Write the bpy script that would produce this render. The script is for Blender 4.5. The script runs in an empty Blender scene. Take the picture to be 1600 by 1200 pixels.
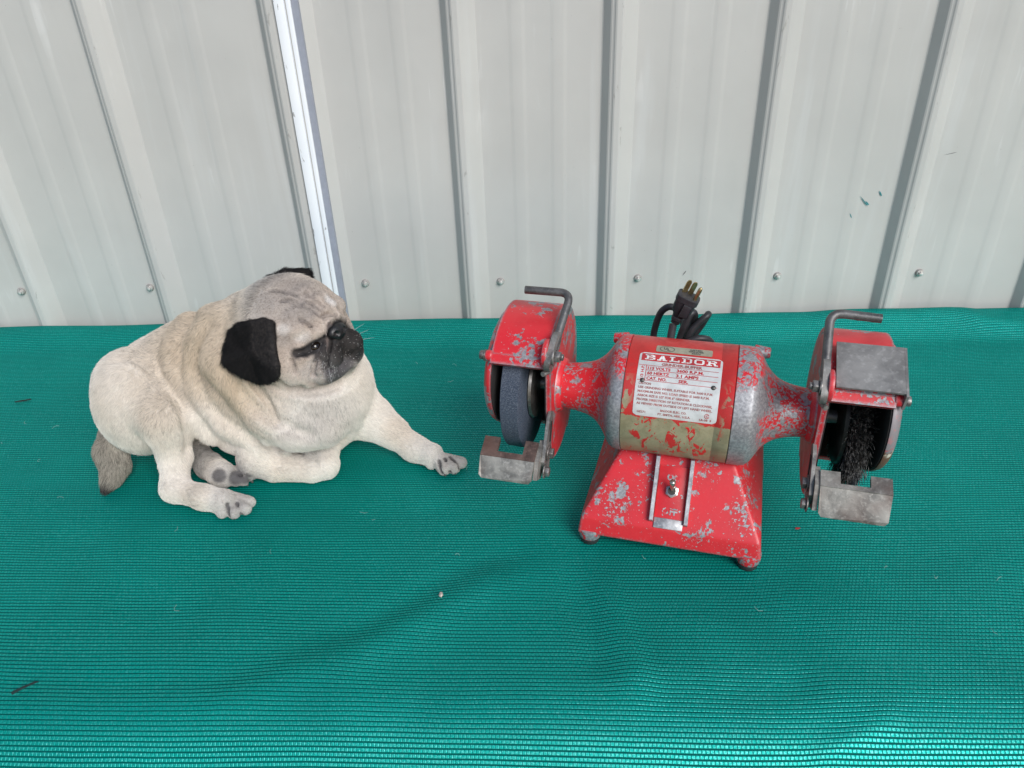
import bpy, bmesh, math, random
import numpy as np
from mathutils import Vector, Matrix

random.seed(7)
rng = np.random.default_rng(7)
R = math.radians
scene = bpy.context.scene
C = scene.collection

# ------------------------------------------------------------------ camera, light, exposure
CAM_H = 0.594                      # lens above the table top (z = 0)
PITCH, YAW, ROLL = 0.5463, -0.054, -0.0388
FPX = 1200.0                       # focal length for a 1600 px wide frame
_f = np.array([math.sin(YAW)*math.cos(PITCH), math.cos(YAW)*math.cos(PITCH), -math.sin(PITCH)])
_r = np.array([math.cos(YAW), -math.sin(YAW), 0.0])
_u = np.cross(_r, _f)
_r, _u = _r*math.cos(ROLL)+_u*math.sin(ROLL), -_r*math.sin(ROLL)+_u*math.cos(ROLL)
cam_d = bpy.data.cameras.new('camera')
cam_d.sensor_width = 36.0
cam_d.lens = 36.0*FPX/1600.0
cam_d.clip_start = 0.01
cam_d.clip_end = 200
cam = bpy.data.objects.new('camera', cam_d)
C.objects.link(cam)
m = Matrix(((_r[0], _u[0], -_f[0], 0), (_r[1], _u[1], -_f[1], 0), (_r[2], _u[2], -_f[2], CAM_H), (0, 0, 0, 1)))
cam.matrix_world = m
scene.camera = cam

SUN_EL, SUN_AZ = R(37), R(150)     # azimuth clockwise from +Y (the wall); the open side is -Y
world = bpy.data.worlds.new('World')
scene.world = world
world.use_nodes = True
wn = world.node_tree
wn.nodes.clear()
sky = wn.nodes.new('ShaderNodeTexSky')
sky.sky_type = 'NISHITA'
sky.sun_disc = False
sky.sun_elevation = SUN_EL
sky.sun_rotation = SUN_AZ
sky.air_density = 1.0
sky.dust_density = 0.6
sky.ozone_density = 0.6
bg = wn.nodes.new('ShaderNodeBackground')
bg.inputs['Strength'].default_value = 0.052
wo = wn.nodes.new('ShaderNodeOutputWorld')
wn.links.new(sky.outputs[0], bg.inputs[0])
wn.links.new(bg.outputs[0], wo.inputs[0])

sun_d = bpy.data.lights.new('sun', 'SUN')
sun_d.energy = 1.5
sun_d.angle = R(32)
sun_d.color = (1.0, 0.97, 0.94)
sun = bpy.data.objects.new('sun', sun_d)
C.objects.link(sun)
sd = Vector((math.sin(SUN_AZ)*math.cos(SUN_EL), math.cos(SUN_AZ)*math.cos(SUN_EL), math.sin(SUN_EL)))
sun.rotation_euler = sd.to_track_quat('Z', 'Y').to_euler()
sun.location = (1, -2, 3)

scene.view_settings.view_transform = 'Standard'
scene.view_settings.look = 'None'
scene.view_settings.exposure = 1.14
scene.view_settings.gamma = 1.0
scene.view_settings.use_curve_mapping = False
scene.render.engine = 'CYCLES'
scene.cycles.use_denoising = True
scene.cycles.max_bounces = 6

# ------------------------------------------------------------------ helpers: points
CAMP = np.array([0, 0, CAM_H])
def _ray(px, py):
    return _f + _r*(px-800)/FPX - _u*(py-600)/FPX
def A(px, py, Y):                  # a point in the place, given its distance from the open side
    d = _ray(px, py)
    return CAMP + d*Y/d[1]
def B(px, py, z=0.0):              # a point in the place, given its height above the table
    d = _ray(px, py)
    return CAMP + d*(z-CAM_H)/d[2]

# ------------------------------------------------------------------ helpers: objects
def put(name, me, mat=None, parent=None, smooth=True, angle=35):
    if smooth and isinstance(me, bpy.types.Mesh) and len(me.polygons):
        me.polygons.foreach_set('use_smooth', np.ones(len(me.polygons), bool))
        if angle:
            me.set_sharp_from_angle(angle=R(angle))
    me.name = name
    o = bpy.data.objects.new(name, me)
    C.objects.link(o)
    if mat is not None:
        me.materials.append(mat)
    if parent is not None:
        o.parent = parent
    return o

def bput(name, bm, mat=None, parent=None, angle=35, bevel=0.0, seg=2, limit=40):
    if bevel:
        es = [e for e in bm.edges if len(e.link_faces) == 2 and e.calc_face_angle(0) > R(limit)]
        bmesh.ops.bevel(bm, geom=es, offset=bevel, segments=seg, profile=0.5, affect='EDGES', clamp_overlap=True)
    bmesh.ops.recalc_face_normals(bm, faces=bm.faces)
    me = bpy.data.meshes.new(name)
    bm.to_mesh(me)
    bm.free()
    return put(name, me, mat, parent, True, angle)

def empty(name, loc=(0, 0, 0), rz=0):
    o = bpy.data.objects.new(name, None)
    o.location = loc
    o.rotation_euler = (0, 0, rz)
    o.empty_display_size = 0.05
    C.objects.link(o)
    return o

def tag(o, label=None, cat=None, group=None, kind=None):
    if label: o['label'] = label
    if cat: o['category'] = cat
    if group: o['group'] = group
    if kind: o['kind'] = kind
    return o

def bm_box(bm, c, s, rot=None):
    M = Matrix.Translation(c) @ (rot.to_4x4() if rot is not None else Matrix.Identity(4)) @ Matrix.Diagonal((s[0], s[1], s[2], 1))
    return bmesh.ops.create_cube(bm, size=1.0, matrix=M)

def bm_cyl(bm, a, b, r, seg=24, r2=None):
    a, b = Vector(a), Vector(b)
    d = b-a
    q = d.to_track_quat('Z', 'Y').to_matrix().to_4x4()
    return bmesh.ops.create_cone(bm, cap_ends=True, segments=seg, radius1=r, radius2=r if r2 is None else r2,
                                 depth=d.length, matrix=Matrix.Translation((a+b)/2) @ q)

def bm_lathe(bm, prof, zc, seg=64, caps=True):        # prof: (x, radius) round the x axis at height zc
    rings = []
    for x, r in prof:
        rings.append([bm.verts.new((x, -r*math.cos(2*math.pi*i/seg), zc + r*math.sin(2*math.pi*i/seg))) for i in range(seg)])
    for p, q in zip(rings, rings[1:]):
        for i in range(seg):
            j = (i+1) % seg
            bm.faces.new((p[i], p[j], q[j], q[i]))
    if caps:
        bm.faces.new(rings[0][::-1])
        bm.faces.new(rings[-1])

def bm_prism(bm, pts, off):                            # closed polygon (list of 3d) extruded along off
    a = [bm.verts.new(p) for p in pts]
    b = [bm.verts.new(Vector(p)+Vector(off)) for p in pts]
    n = len(pts)
    bm.faces.new(a[::-1])
    bm.faces.new(b)
    for i in range(n):
        j = (i+1) % n
        bm.faces.new((a[i], a[j], b[j], b[i]))

def catmull(pts, n=10):
    P = [Vector(p) for p in pts]
    P = [P[0]*2-P[1]] + P + [P[-1]*2-P[-2]]
    out = []
    for i in range(1, len(P)-2):
        for k in range(n):
            t = k/n
            a, b, c, d = P[i-1], P[i], P[i+1], P[i+2]
            out.append(0.5*((2*b) + (c-a)*t + (2*a-5*b+4*c-d)*t*t + (-a+3*b-3*c+d)*t**3))
    out.append(P[-2])
    return out

def bm_tube(bm, path, r, seg=12, caps=True):
    P = [Vector(p) for p in path]
    rr = r if isinstance(r, (list, tuple)) else [r]*len(P)
    t0 = (P[1]-P[0]).normalized()
    up = Vector((0, 0, 1)) if abs(t0.z) < 0.9 else Vector((1, 0, 0))
    nrm = t0.cross(up).normalized()
    rings = []
    for i, p in enumerate(P):
        t = (P[min(i+1, len(P)-1)]-P[max(i-1, 0)]).normalized()
        nrm = (nrm - t*nrm.dot(t)).normalized()
        bn = t.cross(nrm)
        rings.append([bm.verts.new(p + (nrm*math.cos(2*math.pi*k/seg) + bn*math.sin(2*math.pi*k/seg))*rr[i]) for k in range(seg)])
    for p, q in zip(rings, rings[1:]):
        for k in range(seg):
            j = (k+1) % seg
            bm.faces.new((p[k], p[j], q[j], q[k]))
    if caps:
        bm.faces.new(rings[0][::-1])
        bm.faces.new(rings[-1])

# ------------------------------------------------------------------ helpers: materials
class NT:
    def __init__(self, name):
        self.m = bpy.data.materials.new(name)
        self.m.use_nodes = True
        self.t = self.m.node_tree
        self.b = self.t.nodes['Principled BSDF']
    def n(self, typ, **kw):
        nd = self.t.nodes.new(typ)
        for k, v in kw.items():
            setattr(nd, k, v)
        return nd
    def set(self, nd, **kw):
        for k, v in kw.items():
            self.link(v, nd.inputs[k.replace('_', ' ')])
    def link(self, v, sock):
        if isinstance(v, bpy.types.NodeSocket):
            self.t.links.new(v, sock)
        else:
            if isinstance(v, tuple) and len(v) == 3 and sock.type == 'RGBA':
                v = v + (1.0,)
            sock.default_value = v
    def P(self, **kw):
        self.set(self.b, **kw)
    def coord(self, which='Object'):
        return self.n('ShaderNodeTexCoord').outputs[which]
    def noise(self, vec, scale, detail=3.0, rough=0.55, dist=0.0, out=0):
        nd = self.n('ShaderNodeTexNoise')
        self.link(vec, nd.inputs['Vector'])
        nd.inputs['Scale'].default_value = scale
        nd.inputs['Detail'].default_value = detail
        nd.inputs['Roughness'].default_value = rough
        nd.inputs['Distortion'].default_value = dist
        return nd.outputs[out]
    def math(self, op, a, b=0.0, c=0.0, clamp=False):
        nd = self.n('ShaderNodeMath', operation=op, use_clamp=clamp)
        for i, v in enumerate((a, b, c)):
            self.link(v, nd.inputs[i])
        return nd.outputs[0]
    def ramp(self, fac, a, b, lo=0.0, hi=1.0):
        nd = self.n('ShaderNodeMapRange', interpolation_type='SMOOTHSTEP')
        self.link(fac, nd.inputs[0])
        for i, v in enumerate((a, b, lo, hi)):
            nd.inputs[i+1].default_value = v
        return nd.outputs[0]
    def mix(self, fac, a, b, mode='MIX'):
        nd = self.n('ShaderNodeMix', data_type='RGBA', blend_type=mode)
        self.link(fac, nd.inputs['Factor'])
        self.link(a, nd.inputs[6])
        self.link(b, nd.inputs[7])
        return nd.outputs[2]
    def map(self, vec, scale=(1, 1, 1), loc=(0, 0, 0), rot=(0, 0, 0)):
        nd = self.n('ShaderNodeMapping')
        self.link(vec, nd.inputs[0])
        nd.inputs[1].default_value = loc
        nd.inputs[2].default_value = rot
        nd.inputs[3].default_value = scale
        return nd.outputs[0]
    def sep(self, vec):
        nd = self.n('ShaderNodeSeparateXYZ')
        self.link(vec, nd.inputs[0])
        return nd.outputs
    def bump(self, h, strength=0.3, dist=0.001):
        nd = self.n('ShaderNodeBump')
        self.link(h, nd.inputs['Height'])
        nd.inputs['Strength'].default_value = strength
        nd.inputs['Distance'].default_value = dist
        self.link(nd.outputs[0], self.b.inputs['Normal'])
        return nd

def edge_wear(t, radius=0.0055):
    """0 on flat faces, towards 1 on convex or concave edges."""
    bv = t.n('ShaderNodeBevel')
    bv.samples = 6
    bv.inputs['Radius'].default_value = radius
    g = t.n('ShaderNodeNewGeometry')
    d = t.n('ShaderNodeVectorMath', operation='DOT_PRODUCT')
    t.link(bv.outputs[0], d.inputs[0])
    t.link(g.outputs['Normal'], d.inputs[1])
    return t.math('SUBTRACT', 1.0, d.outputs['Value'], clamp=True)

RED = (0.62, 0.024, 0.034)
ALU = (0.33, 0.335, 0.35)

def red_paint(name, chip=0.62, speck=0.66, edge=1.0, scale=1.0, extra=None):
    """red enamel, chipped down to cast aluminium; extra(t, co) may add its own mask of bare metal"""
    t = NT(name)
    co = t.coord()
    big = t.noise(co, 42*scale, 6, 0.66, 0.15)
    fine = t.noise(co, 190*scale, 4, 0.62, 0.1)
    where = t.noise(co, 13*scale, 2, 0.5)
    a = t.math('ADD', t.math('MULTIPLY', big, 0.72), t.math('MULTIPLY', where, 0.28))
    m1 = t.ramp(a, chip-0.008, chip+0.008)
    b = t.math('ADD', t.math('MULTIPLY', fine, 0.7), t.math('MULTIPLY', where, 0.3))
    m2 = t.ramp(b, speck-0.008, speck+0.008)
    mask = t.math('MAXIMUM', m1, m2)
    # scratches: long thin streaks
    sc = t.noise(t.map(co, (30, 30, 420), rot=(0.4, 0.7, 0.3)), 1.0, 2, 0.5)
    scm = t.math('MULTIPLY', t.ramp(sc, 0.70, 0.715), t.ramp(where, 0.5, 0.62))
    mask = t.math('MAXIMUM', mask, scm)
    if edge:
        ew = t.math('ADD', t.math('MULTIPLY', edge_wear(t), 3.2*edge), t.math('MULTIPLY', t.math('SUBTRACT', big, 0.5), 1.6))
        mask = t.math('MAXIMUM', mask, t.ramp(ew, 0.36, 0.42))
    if extra:
        mask = extra(t, co, mask, big, fine)
    grime = t.noise(co, 25, 4, 0.6)
    red = t.mix(t.ramp(grime, 0.35, 0.75), RED, (0.48, 0.016, 0.024))
    red = t.mix(t.math('MULTIPLY', t.ramp(fine, 0.52, 0.7), 0.35), red, (0.60, 0.05, 0.055))
    alu = t.mix(t.ramp(fine, 0.3, 0.75), (0.22, 0.22, 0.235), (0.42, 0.425, 0.44))
    t.P(Base_Color=t.mix(mask, red, alu), Metallic=t.math('MULTIPLY', mask, 0.45),
        Roughness=t.math('ADD', t.math('MULTIPLY', mask, 0.12), t.ramp(grime, 0.3, 0.8, 0.33, 0.5)))
    h = t.math('ADD', t.math('MULTIPLY', t.math('SUBTRACT', 1.0, mask), 1.0), t.math('MULTIPLY', fine, 0.35))
    t.bump(h, 0.5, 0.0004)
    return t.m

def worn_metal(name, col=(0.24, 0.235, 0.225), rust=0.0, rough=0.5, scale=1.0, metal=0.6, dark=0.5):
    t = NT(name)
    co = t.coord()
    n1 = t.noise(co, 45*scale, 5, 0.65, 0.4)
    n2 = t.noise(co, 260*scale, 3, 0.6)
    n3 = t.noise(co, 16*scale, 3, 0.5)
    c = t.mix(t.ramp(n1, 0.3, 0.7), tuple(v*dark for v in col), tuple(min(1, v*1.3) for v in col))
    c = t.mix(t.math('MULTIPLY', t.ramp(n2, 0.5, 0.72), 0.5), c, tuple(min(1, v*1.8) for v in col))
    if rust:
        c = t.mix(t.math('MULTIPLY', t.ramp(n3, 0.42, 0.62), rust), c, (0.10, 0.045, 0.032))
    t.P(Base_Color=c, Metallic=metal, Roughness=t.ramp(n1, 0.2, 0.8, rough-0.1, rough+0.18))
    t.bump(t.math('ADD', n1, t.math('MULTIPLY', n2, 0.5)), 0.35, 0.0006)
    return t.m

def plain(name, col, rough=0.5, metal=0.0, var=0.25, scale=80, bump=0.15, **kw):
    t = NT(name)
    co = t.coord()
    n = t.noise(co, scale, 4, 0.6)
    t.P(Base_Color=t.mix(t.ramp(n, 0.3, 0.7), tuple(v*(1-var) for v in col), tuple(min(1, v*(1+var)) for v in col)),
        Metallic=metal, Roughness=rough)
    for k, v in kw.items():
        t.b.inputs[k.replace('_', ' ')].default_value = v
    t.bump(n, bump, 0.0004)
    return t.m

# ------------------------------------------------------------------ metal wall
WALL_Y = 1.19
def wall_paint():
    t = NT('wall_paint')
    co = t.coord()
    st = t.noise(t.map(co, (22, 22, 1.6)), 1.0, 4, 0.6, 0.4)          # runs down the sheet
    bl = t.noise(co, 5, 4, 0.6)
    fi = t.noise(co, 420, 3, 0.6)
    ch = t.noise(t.map(co, (1, 1, 0.35)), 95, 4, 0.62, 0.5)
    sm = t.noise(co, 22, 4, 0.6, 1.0)
    c = t.mix(t.ramp(bl, 0.3, 0.7), (0.465, 0.46, 0.442), (0.50, 0.495, 0.475))
    c = t.mix(t.math('MULTIPLY', t.ramp(st, 0.56, 0.75), 0.40), c, (0.57, 0.58, 0.575))
    c = t.mix(t.math('MULTIPLY', t.ramp(st, 0.44, 0.25), 0.22), c, (0.42, 0.42, 0.405))
    c = t.mix(t.math('MULTIPLY', t.ramp(sm, 0.70, 0.78), 0.15), c, (0.42, 0.42, 0.40))
    # scuffs on the crests of the ribs, where things rub
    y = t.sep(co)[1]
    crest = t.ramp(y, -0.0165, -0.0182)
    c = t.mix(t.math('MULTIPLY', crest, t.math('MULTIPLY', t.ramp(ch, 0.62, 0.68), 0.6)), c, (0.30, 0.29, 0.27))
    c = t.mix(t.math('MULTIPLY', t.ramp(ch, 0.86, 0.88), 0.5), c, (0.28, 0.28, 0.27))
    dr = t.noise(t.map(co, (60, 60, 5)), 1.0, 3, 0.6, 0.5)
    c = t.mix(t.math('MULTIPLY', t.math('MULTIPLY', t.ramp(dr, 0.60, 0.70), t.ramp(bl, 0.48, 0.62)), 0.45), c, (0.62, 0.62, 0.61))
    sp = t.noise(co, 240, 2, 0.5)
    c = t.mix(t.math('MULTIPLY', t.ramp(sp, 0.765, 0.79), 0.55), c, (0.24, 0.24, 0.23))
    z = t.sep(co)[2]
    c = t.mix(t.math('MULTIPLY', t.ramp(t.math('ADD', z, t.math('MULTIPLY', bl, 0.12)), 0.14, 0.04), 0.25), c, (0.40, 0.38, 0.34))
    t.P(Base_Color=c, Roughness=t.ramp(st, 0.2, 0.8, 0.36, 0.52))
    t.b.inputs['Specular IOR Level'].default_value = 0.4
    t.bump(t.math('ADD', t.math('MULTIPLY', bl, 4.0), t.math('MULTIPLY', fi, 0.12)), 0.12, 0.002)
    return t.m

wallm = wall_paint()
wall = empty('metal_wall', (0, WALL_Y, 0))
tag(wall, 'beige ribbed sheet metal wall behind the green covered table', 'wall')

PITCHW = 0.2286
def panel(x_lo, x_hi, right_bases):
    """sheet with tall ribs whose right foot lies at right_bases, two low ribs between"""
    prof = []
    W = 0.048
    for rb in right_bases:
        for dx, h in ((-W, 0), (-W+0.0105, 0.0150), (-W+0.0140, 0.0158), (-W+0.0172, 0.019), (-0.0215, 0.019), (-0.0195, 0.0175), (0, 0)):
            prof.append((rb+dx, h))
        for c0 in (0.0585, 0.118):
            for dx, h in ((-0.0120, 0), (-0.0070, 0.0009), (0.0070, 0.0009), (0.0120, 0)):
                prof.append((rb+c0+dx, h))
    prof = [p for p in prof if x_lo < p[0] < x_hi]
    prof = [(x_lo, prof[0][1])] + prof + [(x_hi, 0)]
    # fine rounding of the folds
    out = [prof[0]]
    for a, b, c in zip(prof, prof[1:], prof[2:]):
        for w in (0.0012,):
            l1 = math.hypot(b[0]-a[0], b[1]-a[1]); l2 = math.hypot(c[0]-b[0], c[1]-b[1])
            w1 = min(w, l1*0.4); w2 = min(w, l2*0.4)
            out.append((b[0]+(a[0]-b[0])*w1/l1, b[1]+(a[1]-b[1])*w1/l1))
            out.append((b[0]+(c[0]-b[0])*w2/l2, b[1]+(c[1]-b[1])*w2/l2))
    out.append(prof[-1])
    zs = np.linspace(-0.75, 1.7, 50)
    V, Fc = [], []
    for z in zs:
        for x, h in out:
            wob = 0.0004*math.sin(z*9+x*13)+0.0003*math.sin(z*17+x*21)
            V.append((x, -h+wob, z))
    n = len(out)
    for i in range(len(zs)-1):
        for j in range(n-1):
            Fc.append((i*n+j, i*n+j+1, (i+1)*n+j+1, (i+1)*n+j))
    me = bpy.data.meshes.new('panel')
    me.from_pydata(V, [], Fc)
    o = put('panel', me, wallm, wall, True, 6)
    so = o.modifiers.new('sheet', 'SOLIDIFY')
    so.thickness = 0.0006
    so.offset = 1.0
    return o
X0 = -0.7828
OFFL = 0.0673
right_ribs = [X0+PITCHW*k for k in range(2, 12)]
left_ribs = [X0-OFFL+PITCHW*k for k in range(-5, 2)]
SEAM = X0+PITCHW*2-0.034
pl = panel(left_ribs[0]-0.1, SEAM-0.002, left_ribs + [SEAM+0.004])
pr_ = panel(SEAM+0.001, right_ribs[-1]+0.1, right_ribs)
pr_.location.y = -0.0008

# white edge trim that covers the seam of the two panels
wht = NT('white_trim')
_co = wht.coord()
_n = wht.noise(wht.map(_co, (1, 1, 0.25)), 130, 4, 0.62, 0.6)
_n2 = wht.noise(_co, 9, 3, 0.5)
wht.P(Base_Color=wht.mix(wht.math('MULTIPLY', wht.ramp(_n, 0.66, 0.7), 0.75), wht.mix(wht.ramp(_n2, 0.3, 0.7), (0.80, 0.83, 0.88), (0.86, 0.88, 0.91)), (0.25, 0.24, 0.23)), Roughness=0.42)
trim = empty('trim_strip', (SEAM, -0.018, 0))
trim.parent = wall
for x0, x1, d in ((-0.0125, 0.0020, 0.0075), (0.0040, 0.0110, 0.0055)):
    bm = bmesh.new()
    n = 24
    for i in range(n):
        pass
    bm_box(bm, ((x0+x1)/2, -d/2, 0.475), (x1-x0, d, 2.45))
    o = bput('trim_bead', bm, wht.m, trim, bevel=0.0012)
bm = bmesh.new()
bm_box(bm, (0.0035, -0.0006, 0.475), (0.006, 0.0012, 2.45))
bput('trim_groove', bm, plain('dark_gap', (0.05, 0.05, 0.06), 0.7), trim)
bm = bmesh.new()
bm_box(bm, (0.0160, 0.006, 0.475), (0.0090, 0.019, 2.45))
bput('trim_flange', bm, plain('zinc_flange', (0.30, 0.32, 0.38), 0.4, 0.0, 0.05), trim)

scm = worn_metal('zinc_screw', (0.55, 0.53, 0.51), 0.0, 0.35, 2.0, 0.5)
rub = plain('washer_rubber', (0.30, 0.285, 0.27), 0.6)
sz = CAM_H-0.5203
def make_screw(x, z):
    bm = bmesh.new()
    bm_cyl(bm, (0, 0.0, 0), (0, -0.003, 0), 0.0068, 20, 0.0058)
    o = bput('wall_screw', bm, rub, wall, bevel=0.0008)
    o.location = (x, -0.0012, z)
    b2 = bmesh.new()
    bm_cyl(b2, (0, -0.0028, 0), (0, -0.0042, 0), 0.0054, 18)
    bm_cyl(b2, (0, -0.004, 0), (0, -0.0082, 0), 0.0036, 6)
    c = bput('hex_head', b2, scm, o, bevel=0.0006)
    c.rotation_euler = (0, random.uniform(0, 1), 0)
    c.location = (0, 0, 0)
for k in range(-4, 2):
    make_screw(X0-OFFL+PITCHW*k-0.0571, sz+random.uniform(-.002, .002)-(0.003 if k == 0 else 0))
for k in range(2, 11):
    make_screw(X0+PITCHW*k+0.0203, sz+random.uniform(-.0015, .0015))
# small scrapes of green and dark paint left on the sheet
mark_g = plain('green_scrape', (0.03, 0.20, 0.22), 0.6)
mark_d = plain('dark_scrape', (0.16, 0.16, 0.16), 0.6)
for (xa, ya, xb, yb, w, mm) in ((1343, 305, 1355, 322, .0016, mark_g), (1351, 313, 1357, 320, .0022, mark_g), (1373, 297, 1377, 306, .0022, mark_g), (1327, 332, 1330, 340, .0014, mark_g),
                               (1066, 430, 1072, 422, .0018, mark_d), (1473, 242, 1495, 237, .001, mark_d)):
    a, b = A(xa, ya, WALL_Y), A(xb, yb, WALL_Y)
    bm = bmesh.new()
    d = b-a
    L = np.linalg.norm(d); d = d/L
    nn = np.array([-d[2], 0, d[0]])
    pts = [a, a+d*L*0.4+nn*w*0.5, a+d*L*0.85+nn*w*0.4, b, a+d*L*0.7-nn*w*0.5, a+d*L*0.3-nn*w*0.3]
    bm.faces.new([bm.verts.new((p[0], -0.0022, p[2])) for p in pts])
    bput('paint_scrape', bm, mm, wall)

# ------------------------------------------------------------------ table under a knitted green shade cloth
def cloth_mat():
    t = NT('green_knit')
    uv = t.coord('UV')
    u, v, _ = t.sep(uv)
    co = t.coord()
    warp = t.noise(co, 30, 3, 0.5)
    fine = t.noise(co, 700, 3, 0.6)
    dirt = t.noise(co, 9, 6, 0.66, 0.8)
    row = t.math('ADD', t.math('MULTIPLY', v, 1/0.0042), t.math('MULTIPLY', warp, 0.18))
    ri = t.math('FLOOR', row)
    rf = t.math('FRACT', row)
    prof = t.math('SINE', t.math('MULTIPLY', rf, math.pi))                      # 0 in the gaps, 1 on the rib
    cu = t.math('ADD', t.math('MULTIPLY', u, 1/0.0036), t.math('MULTIPLY', ri, 0.5))
    bead = t.math('ABSOLUTE', t.math('SINE', t.math('MULTIPLY', cu, math.pi)))
    w = t.n('ShaderNodeTexWhiteNoise', noise_dimensions='1D')
    t.link(ri, w.inputs['W'])
    gap = t.ramp(prof, 0.10, 0.72)
    beadm = t.ramp(bead, 0.0, 0.6)
    thread = t.math('MULTIPLY', gap, t.math('ADD', t.math('MULTIPLY', beadm, 0.45), 0.55))
    col = t.mix(t.ramp(dirt, 0.3, 0.75), (0.0, 0.262, 0.208), (0.0, 0.205, 0.164))
    col = t.mix(t.math('MULTIPLY', w.outputs['Value'], 0.22), col, (0.0, 0.165, 0.135))
    col = t.mix(t.math('MULTIPLY', t.ramp(fine, 0.58, 0.72), 0.45), col, (0.03, 0.44, 0.39))
    col = t.mix(thread, (0.0, 0.072, 0.066), col)
    t.P(Base_Color=col, Roughness=0.6)
    t.b.inputs['Specular IOR Level'].default_value = 0.04
    t.b.inputs['Sheen Weight'].default_value = 0.0
    t.b.inputs['Sheen Tint'].default_value = (0.3, 0.9, 0.85, 1)
    h = t.math('ADD', t.math('MULTIPLY', thread, 1.0), t.math('MULTIPLY', fine, 0.25))
    bp = t.bump(h, 0.55, 0.0011)
    # the flat plastic threads shine in their own colour
    gl_ = t.n('ShaderNodeBsdfGlossy')
    t.set(gl_, Color=t.mix(t.ramp(fine, 0.4, 0.7), (0.02, 0.55, 0.50), (0.24, 1.0, 0.94)), Roughness=0.42, Normal=bp.outputs[0])
    mx = t.n('ShaderNodeMixShader')
    t.link(t.math('MULTIPLY', thread, 0.24), mx.inputs[0])
    t.t.links.new(t.b.outputs[0], mx.inputs[1])
    t.t.links.new(gl_.outputs[0], mx.inputs[2])
    t.t.links.new(mx.outputs[0], t.t.nodes['Material Output'].inputs['Surface'])
    return t.m

def seg_dist(X, Y, pts):
    best = np.full(X.shape, 1e9)
    side = np.zeros(X.shape)
    tt = np.zeros(X.shape)
    L = 0.0
    for a, b in zip(pts, pts[1:]):
        a = np.array(a[:2]); b = np.array(b[:2])
        d = b-a
        ln = np.linalg.norm(d)
        t = np.clip(((X-a[0])*d[0]+(Y-a[1])*d[1])/ln**2, 0, 1)
        dx, dy = X-a[0]-t*d[0], Y-a[1]-t*d[1]
        r = np.hypot(dx, dy)
        s = np.sign(d[0]*dy-d[1]*dx)
        m_ = r < best
        best = np.where(m_, r, best)
        side = np.where(m_, s, side)
        tt = np.where(m_, L+t*ln, tt)
        L += ln
    return best, side, tt/L

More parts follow.
